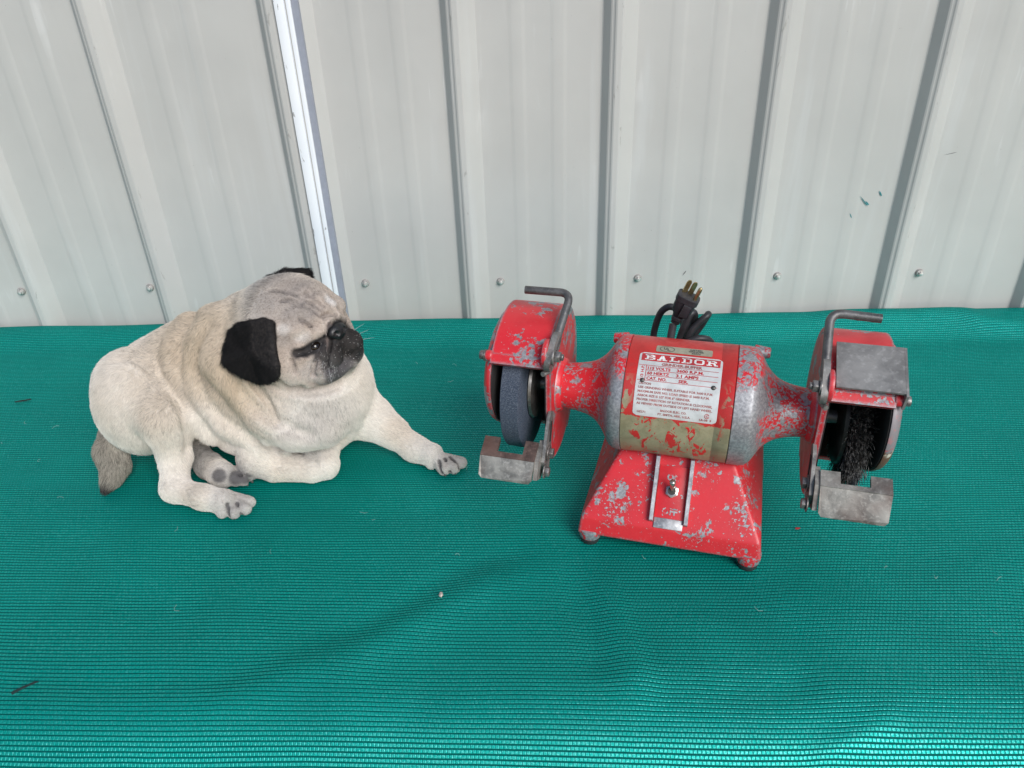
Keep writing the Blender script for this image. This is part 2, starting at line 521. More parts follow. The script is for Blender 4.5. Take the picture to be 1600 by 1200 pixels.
FRONT = 0.452
def table_cloth():
    xs = np.linspace(-1.45, 1.35, 400)
    vs = np.concatenate([np.linspace(-0.02, 0.60, 110), np.linspace(0.604, 1.08, 110)])
    XX, VV = np.meshgrid(xs, vs)
    back = 1.168
    # front edge wanders a little
    fr = FRONT + 0.003*np.sin(XX*3.1+1)+0.001*np.sin(XX*8)
    rad = 0.088
    flat = back-fr
    s = VV-flat
    ang = np.clip(s/rad, 0, R(76))
    Y = np.where(s < 0, back-VV, fr-rad*np.sin(ang))
    Z = np.where(s < 0, 0.0, -rad*(1-np.cos(ang)))
    ext = np.maximum(s-rad*R(76), 0)
    Y = Y-ext*math.cos(R(76))
    Z = Z-ext*math.sin(R(76))
    # rear edge tucks down behind the table
    tk = np.clip((0.004-VV)/0.024, 0, 1)
    Z = Z-tk**2*0.03
    # the cloth rides up a little where it meets the wall, more towards the right
    up = np.clip((0.085-VV)/0.075, 0, 1)
    Z = Z+up*up*(3-2*up)*(0.0115+0.0085*np.clip((XX+0.97)/1.8, 0, 1.2))
    h = np.zeros_like(XX)
    def fold(pix, amp, w, asym=0.5, ends=0.2):
        nonlocal h
        P = [B(*p) for p in pix]
        d, sd_, t_ = seg_dist(XX, Y, P)
        env = np.clip(np.minimum(t_, 1-t_)/ends, 0, 1)
        env = env*env*(3-2*env)
        ww = np.where(sd_ > 0, w*(1+asym), w*(1-asym))
        h += amp*np.exp(-(d/ww)**2)*env
    fold([(280, 1100), (420, 1062), (520, 1035), (620, 985), (690, 945), (760, 905), (860, 880)], 0.0050, 0.024, 0.0)
    fold([(480, 1005), (580, 975), (660, 930), (760, 880), (860, 850)], -0.003, 0.02, 0.0)
    fold([(925, 850), (945, 910), (975, 985), (1000, 1060), (1030, 1110)], 0.0038, 0.020, -0.3)
    fold([(900, 870), (915, 940), (935, 1020), (950, 1070)], -0.003, 0.018, 0.0)
    fold([(980, 1075), (1080, 1085), (1200, 1080), (1300, 1060)], -0.0025, 0.018, 0.0)
    fold([(1150, 900), (1300, 960), (1450, 930), (1600, 880)], 0.003, 0.05, 0.0)
    fold([(1260, 1170), (1330, 1145), (1385, 1120), (1430, 1100)], 0.0030, 0.010, 0.0, 0.3)
    fold([(-60, 1062), (120, 1066), (300, 1062), (470, 1050)], -0.003, 0.018, 0.0)
    fold([(560, 775), (660, 800), (780, 790), (860, 760)], -0.002, 0.03, 0.0)
    fold([(1250, 512), (1330, 505), (1420, 506), (1530, 500)], 0.005, 0.022, 0.0)
    fold([(1480, 500), (1530, 515), (1600, 520), (1680, 512)], 0.006, 0.018, 0.0)
    h += 0.0010*np.sin(XX*23+VV*9)*np.sin(VV*17+1.3+XX*3)+0.0007*np.sin(XX*41-VV*31)*np.sin(VV*37)
    # keep it flat where things stand
    for cx, cy, rx, ry in ((-0.40, 0.80, 0.26, 0.13), (0.14, 0.70, 0.14, 0.13)):
        q = np.hypot((XX-cx)/rx, (Y-cy)/ry)
        h *= np.clip((q-0.9)/0.4, 0, 1)
    h = np.where(s > 0.03, h*0.8, h)
    Z = Z+h
    hang = np.clip(s/0.25, 0, 1)
    Y = Y-hang*0.006*np.sin(XX*9+0.6*np.sin(XX*5))
    me = bpy.data.meshes.new('cloth')
    ny, nx = XX.shape
    idx = np.arange(ny*nx).reshape(ny, nx)
    F_ = np.stack([idx[:-1, :-1], idx[1:, :-1], idx[1:, 1:], idx[:-1, 1:]], -1).reshape(-1, 4)
    V_ = np.stack([XX, Y, Z], -1).reshape(-1, 3)
    me.from_pydata(V_.tolist(), [], F_.tolist())
    uvl = me.uv_layers.new(name='UVMap')
    UV = np.stack([XX, VV], -1).reshape(-1, 2)
    li = np.zeros(len(me.loops), np.int32)
    me.loops.foreach_get('vertex_index', li)
    uvl.data.foreach_set('uv', UV[li].ravel())
    return me
table = empty('covered_table', (0, 0, 0))
tag(table, 'long table covered with a teal green knitted shade cloth', 'table')
cloth = put('cloth', table_cloth(), cloth_mat(), table, True, None)
bm = bmesh.new()
bm_box(bm, (-0.05, 0.822, -0.026), (2.74, 0.66, 0.03))
bput('table_board', bm, plain('plywood', (0.35, 0.25, 0.15), 0.6), table, bevel=0.003)

# ------------------------------------------------------------------ bench grinder
GR = R(-13.8)
GO = np.array([0.126, 0.618, 0]) + 0.08*np.array([-math.sin(GR), math.cos(GR), 0])
grinder = empty('bench_grinder', tuple(GO), GR)
tag(grinder, 'chipped red bench grinder with grinding wheel, wire brush and bare metal end bells', 'grinder')
ZC = 0.150                                            # shaft height

red_base = red_paint('red_base_paint', chip=0.568, speck=0.605, edge=3.6, scale=1.9)
red_guard = red_paint('red_guard_paint', chip=0.562, speck=0.615, edge=1.1, scale=1.5)

def bell_extra(t, co, mask, big, fine):
    x = t.math('ABSOLUTE', t.sep(co)[0])
    lim = t.math('ADD', x, t.math('MULTIPLY', t.math('SUBTRACT', big, 0.5), 0.075))
    bare = t.ramp(lim, 0.0785, 0.0755)
    top = t.math('ADD', t.sep(co)[2], t.math('MULTIPLY', t.math('SUBTRACT', big, 0.5), 0.06))
    painted_top = t.ramp(top, ZC+0.044, ZC+0.050)      # the crown keeps its paint
    bare = t.math('MULTIPLY', bare, t.math('SUBTRACT', 1.0, painted_top))
    return t.math('MAXIMUM', mask, bare)
red_bell = red_paint('red_bell_paint', chip=0.52, speck=0.535, edge=0.0, scale=1.9, extra=bell_extra)

def shell_mat():
    t = NT('shell_paint')
    co = t.coord()
    x, y, z = t.sep(co)
    big = t.noise(co, 60, 6, 0.68, 0.8)
    mid = t.noise(t.map(co, (1, 1, 0.45)), 110, 5, 0.66, 1.0)
    fine = t.noise(co, 330, 4, 0.6)
    # khaki primer shows on the lower front and in patches at both rims
    lowz = t.math('ADD', z, t.math('MULTIPLY', t.math('SUBTRACT', big, 0.5), 0.022))
    kh = t.math('MULTIPLY', t.ramp(lowz, 0.1620, 0.1600), t.ramp(lowz, 0.1030, 0.1060))
    rim = t.ramp(t.math('ABSOLUTE', t.math('ADD', x, 0.005)), 0.040, 0.050)
    kh2 = t.math('MULTIPLY', t.ramp(mid, 0.53, 0.55), t.math('MULTIPLY', rim, t.ramp(z, 0.205, 0.18)))
    flakes = t.ramp(mid, 0.565, 0.58)
    kh = t.math('MULTIPLY', kh, t.math('SUBTRACT', 1.0, t.math('MULTIPLY', flakes, 1.0)))
    kh = t.math('MAXIMUM', kh, kh2)
    pits = t.ramp(fine, 0.66, 0.70)
    khc = t.mix(t.ramp(big, 0.3, 0.7), (0.21, 0.185, 0.110), (0.30, 0.275, 0.175))
    khc = t.mix(t.math('MULTIPLY', pits, 0.7), khc, (0.10, 0.07, 0.045))
    red = t.mix(t.ramp(big, 0.35, 0.7), (0.50, 0.022, 0.020), (0.40, 0.022, 0.02))
    red = t.mix(t.math('MULTIPLY', t.ramp(z, 0.112, 0.10), 0.8), red, (0.20, 0.05, 0.04))   # darker, browner red under the belly
    c = t.mix(kh, red, khc)
    t.P(Base_Color=c, Roughness=t.ramp(big, 0.3, 0.7, 0.30, 0.5))
    t.bump(t.math('ADD', t.math('MULTIPLY', t.math('SUBTRACT', 1.0, kh), 1.0), t.math('MULTIPLY', fine, 0.3)), 0.4, 0.0003)
    return t.m

steel = worn_metal('grey_steel', (0.23, 0.225, 0.215), 0.12, 0.5)
steel_plate = worn_metal('zinc_plate', (0.23, 0.228, 0.222), 0.05, 0.55, 0.7, 0.4, 0.72)
rest_mat = worn_metal('rest_steel', (0.27, 0.262, 0.24), 0.5, 0.5, 1.0, 0.45)
rest_brown = worn_metal('rest_browned', (0.13, 0.085, 0.072), 0.75, 0.6, 1.0, 0.3)
rod_mat = worn_metal('rod_steel', (0.13, 0.13, 0.13), 0.1, 0.45, 1.4, 0.6, 0.7)
bolt_mat = worn_metal('bolt_steel', (0.25, 0.24, 0.23), 0.2, 0.42, 2.5, 0.7)
dark_in = plain('guard_inside', (0.018, 0.016, 0.016), 0.85)
alu_m = worn_metal('bare_aluminium', (0.42, 0.42, 0.43), 0.0, 0.42, 1.2, 0.6, 0.75)
black_rubber = plain('black_rubber', (0.02, 0.02, 0.021), 0.6)

# motor shell
bm = bmesh.new()
bm_lathe(bm, [(-0.0590, 0.050), (-0.0590, 0.0618), (-0.0585, 0.0625), (0.0325, 0.0625), (0.0330, 0.0621), (0.0337, 0.0621), (0.0342, 0.0625), (0.0485, 0.0625), (0.0490, 0.0618), (0.0490, 0.05)], ZC, 96)
bput('motor_shell', bm, shell_mat(), grinder, angle=50)
prof = [(0.0592, 0.050), (0.0592, 0.0614), (0.0600, 0.0628), (0.0660, 0.0624), (0.0705, 0.0606), (0.0745, 0.0570), (0.0785, 0.0505), (0.0825, 0.0440), (0.0880, 0.0375), (0.0950, 0.0322), (0.1030, 0.0288), (0.1120, 0.0268), (0.1220, 0.0256), (0.1345, 0.0250), (0.1345, 0.02)]
for s in (-1, 1):
    bm = bmesh.new()
    pr2 = list(prof) if s < 0 else [(0.0492, 0.050), (0.0492, 0.0614), (0.0500, 0.0628)] + [(x-0.002, r) for x, r in prof[3:-2]] + [(0.1295, 0.0252), (0.1295, 0.02)]
    pp = catmull([(s*x, 0, r) for x, r in pr2[2:-1]], 3)
    pts = [(s*x, r) for x, r in pr2[:2]] + [(p.x, p.z) for p in pp] + [(s*pr2[-1][0], 0.02)]
    bm_lathe(bm, pts, ZC, 80)
    eb = bput('end_bell', bm, red_bell, grinder, angle=60)
    # through-bolt lug at the rim
    bm = bmesh.new()
    bm_cyl(bm, (s*0.066, 0.035, ZC+0.046), (s*0.082, 0.035, ZC+0.046), 0.0075, 16, 0.0055)
    bput('bolt_lug', bm, red_bell, eb, bevel=0.001)

# wheel guards ------------------------------------------------------
def vz(r, phi, x):                                     # phi 0 towards the front, 90 up
    return (x, -r*math.cos(phi), ZC+r*math.sin(phi))

def rim_band(bm, x0, x1, r_in, r_out, p0, p1, n=48, drop=None):
    rings = []
    for i in range(n+1):
        p = p0+(p1-p0)*i/n
        rings.append([bm.verts.new(vz(r, p, x)) for x, r in ((x0, r_in), (x1, r_in), (x1, r_out), (x0, r_out))])
    for a, b in zip(rings, rings[1:]):
        for k in range(4):
            j = (k+1) % 4
            bm.faces.new((a[k], a[j], b[j], b[k]))
    bm.faces.new(rings[0][::-1])
    bm.faces.new(rings[-1])

def plate(bm, x0, x1, r, cut, p0=None, n=64):
    """disc round the shaft between x0 and x1, its front cut off at y = -cut"""
    pts = []
    a0 = math.acos(cut/r)
    for i in range(n+1):
        p = a0+(2*math.pi-2*a0)*i/n
        pts.append(vz(r, p, x0))
    bm_prism(bm, pts, (x1-x0, 0, 0))

P_LIP, P_END = R(42), R(246)
for s in (-1, 1):
    xi, xo = (0.1345, 0.1930) if s < 0 else (0.1295, 0.1870)                            # inner and outer faces of the housing
    root = empty('wheel_guard')
    root.parent = grinder
    bm = bmesh.new()
    rim_band(bm, s*xi, s*xo, 0.0835, 0.0885, P_LIP, P_END)
    # rolled lip along the front of the hood
    rim_band(bm, s*xi, s*xo, 0.0800, 0.0895, P_LIP-R(1.5), P_LIP+R(5), 3)
    hood = bput('hood', bm, red_guard, root, bevel=0.0016, seg=3)
    bm = bmesh.new()
    plate(bm, s*xi, s*(xi+0.0055), 0.0830, 0.046)
    bput('inner_plate', bm, red_guard, root, bevel=0.002, seg=3)
    bm = bmesh.new()
    plate(bm, s*(xi+0.0060), s*(xi+0.0068), 0.0830, 0.0455)
    bput('inner_dark_sheet', bm, dark_in, root)  # added dark sheet, blackens the housing side of the inner plate
    bm = bmesh.new()
    rim_band(bm, s*(xi+0.007), s*(xo-0.002), 0.0822, 0.0833, P_LIP+R(6), P_END-R(1))
    bput('hood_dark_band', bm, dark_in, root)  # dark band added under the hood so its red inside reads black
    # collar where the neck meets the plate
    bm = bmesh.new()
    bm_lathe(bm, [(s*(xi-0.006), 0.022), (s*(xi-0.006), 0.0275), (s*(xi-0.0045), 0.0290), (s*(xi+0.0003), 0.0310), (s*(xi+0.0003), 0.022)], ZC, 56)
    bput('collar', bm, red_guard, root, angle=50)
    # domed outer cover
    bm = bmesh.new()
    n = 56
    rings = []
    for x, r in ((xo+0.0002, 0.0815), (xo+0.003, 0.0815), (xo+0.0065, 0.0785), (xo+0.0095, 0.072), (xo+0.0115, 0.058), (xo+0.012, 0.030)):
        ring = []
        for i in range(n):
            a_ = 2*math.pi*i/n
            dg_ = (math.degrees(a_)+180) % 360-180      # 0 front, 90 top
            lo = 0.5*(1+math.cos(R(max(-180, min(180, (dg_+52)*1.75)))))   # trimmed towards the lower front
            rr_ = r*(1-0.38*lo)
            ring.append(bm.verts.new((s*x, -rr_*math.cos(a_), ZC+rr_*math.sin(a_))))
        rings.append(ring)
    for p, q in zip(rings, rings[1:]):
        for i in range(n):
            j = (i+1) % n
            bm.faces.new((p[i], p[j], q[j], q[i]))
    bm.faces.new(rings[0][::-1])
    bm.faces.new(rings[-1])
    cover_bm = bm
    bm = bmesh.new()
    loop = []
    for i in range(n):
        a_ = 2*math.pi*i/n
        dg_ = (math.degrees(a_)+180) % 360-180
        lo = 0.5*(1+math.cos(R(max(-180, min(180, (dg_+52)*1.75)))))
        rr_ = 0.0800*(1-0.38*lo)
        loop.append((s*(xo-0.0014), -rr_*math.cos(a_), ZC+rr_*math.sin(a_)))
    bm_prism(bm, loop, (s*0.0012, 0, 0))
    bput('cover_dark_sheet', bm, dark_in, root)  # dark sheet added to black out the cover's pale inner face
    cov_mat = red_paint('red_cover_paint', chip=0.53, speck=0.62, edge=0.6, scale=0.8) if s < 0 else None
    if s > 0:
        t = NT('bare_cover')
        co = t.coord()
        n1 = t.noise(co, 26, 5, 0.62, 0.8)
        n2 = t.noise(co, 120, 4, 0.6)
        z = t.sep(co)[2]
        zz = t.math('ADD', z, t.math('MULTIPLY', t.math('SUBTRACT', n1, 0.5), 0.03))
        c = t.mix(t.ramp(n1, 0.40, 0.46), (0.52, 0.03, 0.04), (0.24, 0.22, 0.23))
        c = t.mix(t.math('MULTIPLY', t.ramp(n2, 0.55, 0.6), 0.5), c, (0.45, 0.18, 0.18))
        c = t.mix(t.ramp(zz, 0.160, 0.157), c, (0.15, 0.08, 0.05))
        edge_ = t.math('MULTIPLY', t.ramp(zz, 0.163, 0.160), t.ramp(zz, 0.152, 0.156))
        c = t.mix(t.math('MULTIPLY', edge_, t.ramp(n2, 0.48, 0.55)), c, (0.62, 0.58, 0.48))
        t.P(Base_Color=c, Roughness=0.5, Metallic=0.1)
        t.bump(n2, 0.3, 0.0005)
        cov_mat = t.m
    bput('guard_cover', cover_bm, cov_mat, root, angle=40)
    # cover screw with standoff at the front corner of the hood
    p = Vector(vz(0.0855, P_LIP+R(4), 0))
    bm = bmesh.new()
    bm_cyl(bm, (s*(xo-0.001), p.y, p.z), (s*(xo+0.006), p.y, p.z), 0.0058, 18)
    bput('screw_boss', bm, red_guard, root, bevel=0.0012)
    bm = bmesh.new()
    bm_cyl(bm, (s*(xo+0.006), p.y, p.z), (s*(xo+0.0075), p.y, p.z), 0.0062, 18)
    bm_cyl(bm, (s*(xo+0.0075), p.y, p.z), (s*(xo+0.0125), p.y, p.z), 0.0048, 12)
    bput('cover_screw', bm, bolt_mat, root, bevel=0.0008)

    # eye-shield arm: bent rod with flattened foot, washer and bolt
    arm = empty('shield_arm')
    arm.parent = grinder
    if s < 0:
        foot = Vector((-0.1300, -0.058, ZC+0.071)); elbow = Vector((-0.1225, -0.004, ZC+0.113)); end = Vector((-0.1710, -0.004, ZC+0.1125))
    else:
        foot = Vector((0.1250, -0.060, ZC+0.071)); elbow = Vector((0.1255, -0.010, ZC+0.119)); end = Vector((0.1700, -0.010, ZC+0.117))
    d1 = (elbow-foot).normalized()
    d2 = (end-elbow).normalized()
    path = [foot, foot+d1*0.03, elbow-d1*0.012]
    c0 = elbow
    for k in range(1, 8):
        tt = k/8
        path.append((elbow-d1*0.012)*(1-tt)**2 + c0*2*tt*(1-tt) + (elbow+d2*0.012)*tt*tt)
    path += [elbow+d2*0.012, end]
    bm = bmesh.new()
    bm_tube(bm, path, 0.0042, 14)
    bput('rod', bm, rod_mat, arm, angle=50)
    # flattened paddle
    bm = bmesh.new()
    up = d1
    fw = Vector((0, d1.z, -d1.y))
    pts2 = []
    for a in range(0, 360, 20):
        ca, sa = math.cos(R(a)), math.sin(R(a))
        pts2.append(foot + fw*ca*0.0105 + up*(sa*0.0135 + (0.010 if sa > 0 else -0.006)))
    bm_prism(bm, [q-Vector((0.003, 0, 0)) for q in pts2], (0.006, 0, 0))
    bput('paddle', bm, steel, arm, bevel=0.0015, seg=2)
    # spring clip that wraps the paddle foot
    bm = bmesh.new()
    cl = [foot+fw*0.004+up*(-0.022)+Vector((s*0.004, 0, 0)), foot+fw*0.011+up*(-0.014), foot+fw*0.0135, foot+fw*0.010+up*0.012, foot+fw*0.002+up*0.018]
    bm_tube(bm, catmull(cl, 5), 0.0026, 8)
    bput('spring_clip', bm, steel, arm)
    bm = bmesh.new()
    bp = foot+fw*(-0.002)+up*(-0.004)
    sx = -s if s < 0 else -s
    bm_cyl(bm, bp+Vector((sx*0.002, 0, 0)), bp+Vector((sx*0.0045, 0, 0)), 0.0085, 20)
    bm_cyl(bm, bp+Vector((sx*0.0045, 0, 0)), bp+Vector((sx*0.0100, 0, 0)), 0.0062, 6)
    bm_cyl(bm, bp+Vector((sx*0.0100, 0, 0)), bp+Vector((sx*0.0130, 0, 0)), 0.0034, 12)
    bput('arm_bolt', bm, bolt_mat, arm, bevel=0.0006)
    # ear of the guard the arm is bolted to
    bm = bmesh.new()
    bm_cyl(bm, bp+Vector((s*0.0075, 0.004, 0)), bp+Vector((s*0.0025, 0.004, 0)), 0.015, 24)
    bput('guard_ear', bm, red_guard, root, bevel=0.0012)

    # tool rest: a notched ledge with an apron, on a slotted bracket
    rest = empty('tool_rest')
    rest.parent = grinder
    if s < 0:
        x0, x1, nx0, nx1 = -0.2010, -0.1420, -0.1840, -0.1560
        yb, yf, zb, zf = -0.071, -0.092, 0.1190, 0.1090
        ay, az = -0.104, 0.088
    else:
        x0, x1, nx0, nx1 = 0.1370, 0.2010, 0.1550, 0.1820
        yb, yf, zb, zf = -0.066, -0.082, 0.1290, 0.1220
        ay, az = -0.095, 0.095
    th = 0.005
    bm = bmesh.new()
    yn = yb+(yf-yb)*0.72
    zn = zb+(zf-zb)*0.72
    pts = [(x0, yb, zb), (nx0, yb, zb), (nx0, yn, zn), (nx1, yn, zn), (nx1, yb, zb), (x1, yb, zb), (x1, yf, zf), (x0, yf, zf)]
    bm_prism(bm, pts, (0, 0, -th))
    bput('ledge', bm, rest_brown if s < 0 else rest_mat, rest, bevel=0.0008)
    bm = bmesh.new()
    ss = 0.003
    q = [(x0, yf+0.0005, zf), (x1, yf+0.0005, zf), (x1-0.001, ay, az+0.004), (x1-0.004, ay-0.0005, az), (x0+0.004, ay-0.0005, az), (x0+0.001, ay, az+0.004)]
    bm_prism(bm, q, (0, 0.0042, -0.0022))
    bput('apron', bm, rest_mat, rest, bevel=0.0010)
    # side cheek and slotted strap on the motor side
    xs = x1 if s < 0 else x0
    bm = bmesh.new()
    cheek = [(xs, yb+0.006, zb-0.001), (xs, yf+0.002, zf-0.001), (xs, ay+0.004, az+0.003), (xs, ay+0.020, az-0.006), (xs, -0.060, az-0.002), (xs, -0.052, zb-0.010)]
    bm_prism(bm, cheek, (-s*0.0045, 0, 0))
    bput('cheek', bm, rest_mat, rest, bevel=0.0010)
    bm = bmesh.new()
    xx = xs-s*0.0048
    strap = [(xx, -0.038, ZC-0.012), (xx, -0.045, ZC-0.006), (xx, -0.055, ZC-0.010), (xx, -0.082, az+0.014), (xx, -0.076, az-0.006), (xx, -0.060, az-0.008)]
    bm_prism(bm, strap, (-s*0.0035, 0, 0))
    st = bput('strap', bm, steel, rest, bevel=0.0010)
    bm = bmesh.new()
    bm_box(bm, (xx-s*0.0035, -0.0525, ZC-0.028), (0.0014, 0.0060, 0.022), Matrix.Rotation(R(-22), 3, 'X'))
    bput('slot', bm, dark_in, st)
    for yy, zz, rr in ((-0.064, az+0.014, 0.0062), (-0.084, az+0.004, 0.0055)):
        bm = bmesh.new()
        bm_cyl(bm, (xx-s*0.0035, yy, zz), (xx-s*0.0050, yy, zz), rr+0.0022, 20)
        bm_cyl(bm, (xx-s*0.0050, yy, zz), (xx-s*0.0095, yy, zz), rr, 6)
        bput('rest_bolt', bm, bolt_mat, rest, bevel=0.0006)

# grinding wheel
t = NT('abrasive')
co = t.coord()
g1 = t.noise(co, 900, 3, 0.7)
g2 = t.noise(co, 60, 4, 0.6)
t.P(Base_Color=t.mix(t.ramp(g1, 0.40, 0.68), t.mix(g2, (0.018, 0.028, 0.050), (0.034, 0.050, 0.082)), (0.10, 0.12, 0.155)), Roughness=0.8)
t.bump(g1, 0.6, 0.0006)
wheel = empty('grinding_wheel')
wheel.parent = grinder
bm = bmesh.new()
bm_lathe(bm, [(-0.1830, 0.014), (-0.1830, 0.0735), (-0.1822, 0.0745), (-0.1638, 0.0745), (-0.1630, 0.0735), (-0.1630, 0.014)], ZC, 96)
bput('abrasive_disc', bm, t.m, wheel, angle=40)
bm = bmesh.new()
bm_lathe(bm, [(-0.1625, 0.012), (-0.1625, 0.0395), (-0.1615, 0.0405), (-0.1585, 0.0395), (-0.1570, 0.034), (-0.1560, 0.012)], ZC, 56)
bput('flange', bm, worn_metal('flange_steel', (0.20, 0.195, 0.185), 0.2, 0.4, 1.0, 0.8), wheel, angle=40)
for s in (-1, 1):
    bm = bmesh.new()
    bm_cyl(bm, (s*0.1330, 0, ZC), (s*0.1850, 0, ZC), 0.0075, 24)
    bput('shaft', bm, bolt_mat, grinder)

# wire brush: hub, face plate, and a dense ring of kinked wires
brush = empty('wire_brush')
brush.parent = grinder
bm = bmesh.new()
bm_lathe(bm, [(0.1520, 0.010), (0.1520, 0.044), (0.1535, 0.047), (0.1570, 0.048), (0.1580, 0.036), (0.1750, 0.036), (0.1760, 0.048), (0.1790, 0.044), (0.1790, 0.010)], ZC, 56)
bput('brush_hub', bm, worn_metal('brush_hub_steel', (0.04, 0.038, 0.033), 0.3, 0.5, 1.0, 0.5), brush, angle=40)
wv, we_, wf = [], [], []
for k in range(5200):
    th = rng.uniform(0, 2*math.pi)
    x0 = rng.uniform(0.1590, 0.1750)
    x1 = x0+rng.normal(0, 0.0032)
    r1 = rng.uniform(0.0615, 0.0705)
    da = rng.normal(0, 0.05)
    pts = []
    for q in range(5):
        f_ = q/4
        r_ = 0.035+(r1-0.035)*f_
        kk = 0.0012*(q % 2)*(1 if k % 2 else -1)*f_
        a_ = th+da*f_+kk*9
        pts.append(Vector((x0+(x1-x0)*f_+kk+rng.normal(0, 0.0004), -r_*math.cos(a_), ZC+r_*math.sin(a_))))
    w_ = 0.00024
    base = len(wv)
    ax = Vector((1, 0, 0)); tx = Vector((0, math.sin(th), math.cos(th)))
    for p in pts:
        for o_ in (ax*w_, (-ax*0.5+tx*0.87)*w_, (-ax*0.5-tx*0.87)*w_):
            wv.append(tuple(p+o_))
    for q in range(4):
        for e_ in range(3):
            a1 = base+q*3+e_; b1 = base+q*3+(e_+1) % 3
            wf.append((a1, b1, b1+3, a1+3))
me = bpy.data.meshes.new('bristles')
me.from_pydata(wv, [], wf)
tb = NT('bristle_wire')
cb = tb.noise(tb.coord(), 220, 2, 0.5)
tb.P(Base_Color=tb.mix(tb.ramp(cb, 0.4, 0.7), (0.030, 0.030, 0.030), (0.30, 0.295, 0.285)), Metallic=0.5, Roughness=0.42)
o = put('bristles', me, tb.m, brush, False)
tag(o, kind='stuff')

# flat spark shield clamped over the front of the right hood
bm = bmesh.new()
c1, c2 = R(56), R(83)
def hp(r, p): return Vector((0, -r*math.cos(p), ZC+r*math.sin(p)))
top = hp(0.0890, R(79)); bot = hp(0.0915, R(46))
dn = (bot-top).normalized()
nr = Vector((0, dn.z, -dn.y))
if nr.z < 0: nr = -nr
shield = empty('spark_shield')
shield.parent = grinder
off = nr*0.006
pts = [top+off+Vector((0.1345, 0, 0)), top+off+Vector((0.1925, 0, 0)), bot+off+Vector((0.1925, 0, 0)), bot+off+Vector((0.1345, 0, 0))]
bm_prism(bm, pts, nr*0.0022)
bput('shield_plate', bm, steel_plate, shield, bevel=0.0009)
bm = bmesh.new()
e0 = top+off+Vector((0.1927, 0, 0)); e1 = bot+off+dn*0.003+Vector((0.1927, 0, 0))
bm_prism(bm, [e0+nr*0.002, e1+nr*0.002, e1-nr*0.016+dn*0.002, e1-nr*0.017-dn*0.006, e1-nr*0.006-dn*0.012, e0-nr*0.006], (0.0022, 0, 0))
bput('shield_side', bm, steel_plate, shield, bevel=0.0008)

# base -------------------------------------------------------------
base = empty('base')
base.parent = grinder
bw, bf, bb = 0.0965, -0.0865, 0.078
z0, z1 = 0.015, 0.0360
V = [(-bw, bf, z0), (bw, bf, z0), (bw, bb, z0), (-bw, bb, z0),
     (-bw+0.0025, bf+0.0045, z1), (bw-0.0025, bf+0.0045, z1), (bw-0.0025, bb, z1), (-bw+0.0025, bb, z1),
     (-0.0600, -0.030, 0.0960), (0.0600, -0.030, 0.0960), (0.0905, 0.066, 0.0820), (-0.0905, 0.066, 0.0820),
     (-0.0560, 0.012, 0.1060), (0.0560, 0.012, 0.1060)]
Fc = [(3, 2, 1, 0), (0, 1, 5, 4), (1, 2, 6, 5), (2, 3, 7, 6), (3, 0, 4, 7),
      (4, 5, 9, 8), (5, 6, 10, 9), (6, 7, 11, 10), (7, 4, 8, 11), (8, 9, 13, 12), (12, 13, 10, 11), (9, 10, 13), (8, 12, 11)]
bm = bmesh.new()
bv = [bm.verts.new(p) for p in V]
for f_ in Fc:
    bm.faces.new([bv[i] for i in f_])
cast = bput('casting', bm, red_base, base, angle=None)
rm_ = cast.modifiers.new('cast', 'REMESH'); rm_.mode = 'VOXEL'; rm_.voxel_size = 0.0016; rm_.use_smooth_shade = True
sm_ = cast.modifiers.new('round', 'SMOOTH'); sm_.factor = 0.5; sm_.iterations = 14
# saddle that carries the motor
for sx in (-0.036, 0.036):
    bm = bmesh.new()
    bm_box(bm, (sx, 0.004, 0.096), (0.022, 0.060, 0.016))
    bput('saddle', bm, red_base, base, bevel=0.002)
# notch with a web in the right flank
bm = bmesh.new()
bm_box(bm, (0.0885, 0.034, 0.052), (0.010, 0.022, 0.018), Matrix.Rotation(R(-10), 3, 'Y'))
bput('side_lug', bm, red_base, base, bevel=0.0015)
bm = bmesh.new()
bm_box(bm, (0.0905, 0.034, 0.0405), (0.008, 0.016, 0.007), Matrix.Rotation(R(-10), 3, 'Y'))
bput('side_slot', bm, dark_in, base)
# feet
foot_red = red_paint('red_foot_paint', chip=0.50, speck=0.52, edge=0.3, scale=1.5)
for fx, fy in ((-bw+0.0125, bf+0.0105), (bw-0.0125, bf+0.0105), (-bw+0.014, bb-0.014), (bw-0.014, bb-0.014)):
    bm = bmesh.new()
    bm_cyl(bm, (fx, fy, 0.0075), (fx, fy, 0.0200), 0.0118, 24, 0.0130)
    ft = bput('foot', bm, foot_red, base, bevel=0.0015)
    bm = bmesh.new()
    bm_cyl(bm, (fx, fy, 0.0003), (fx, fy, 0.0073), 0.0098, 24, 0.0112)
    bput('rubber_pad', bm, black_rubber, ft, bevel=0.001)

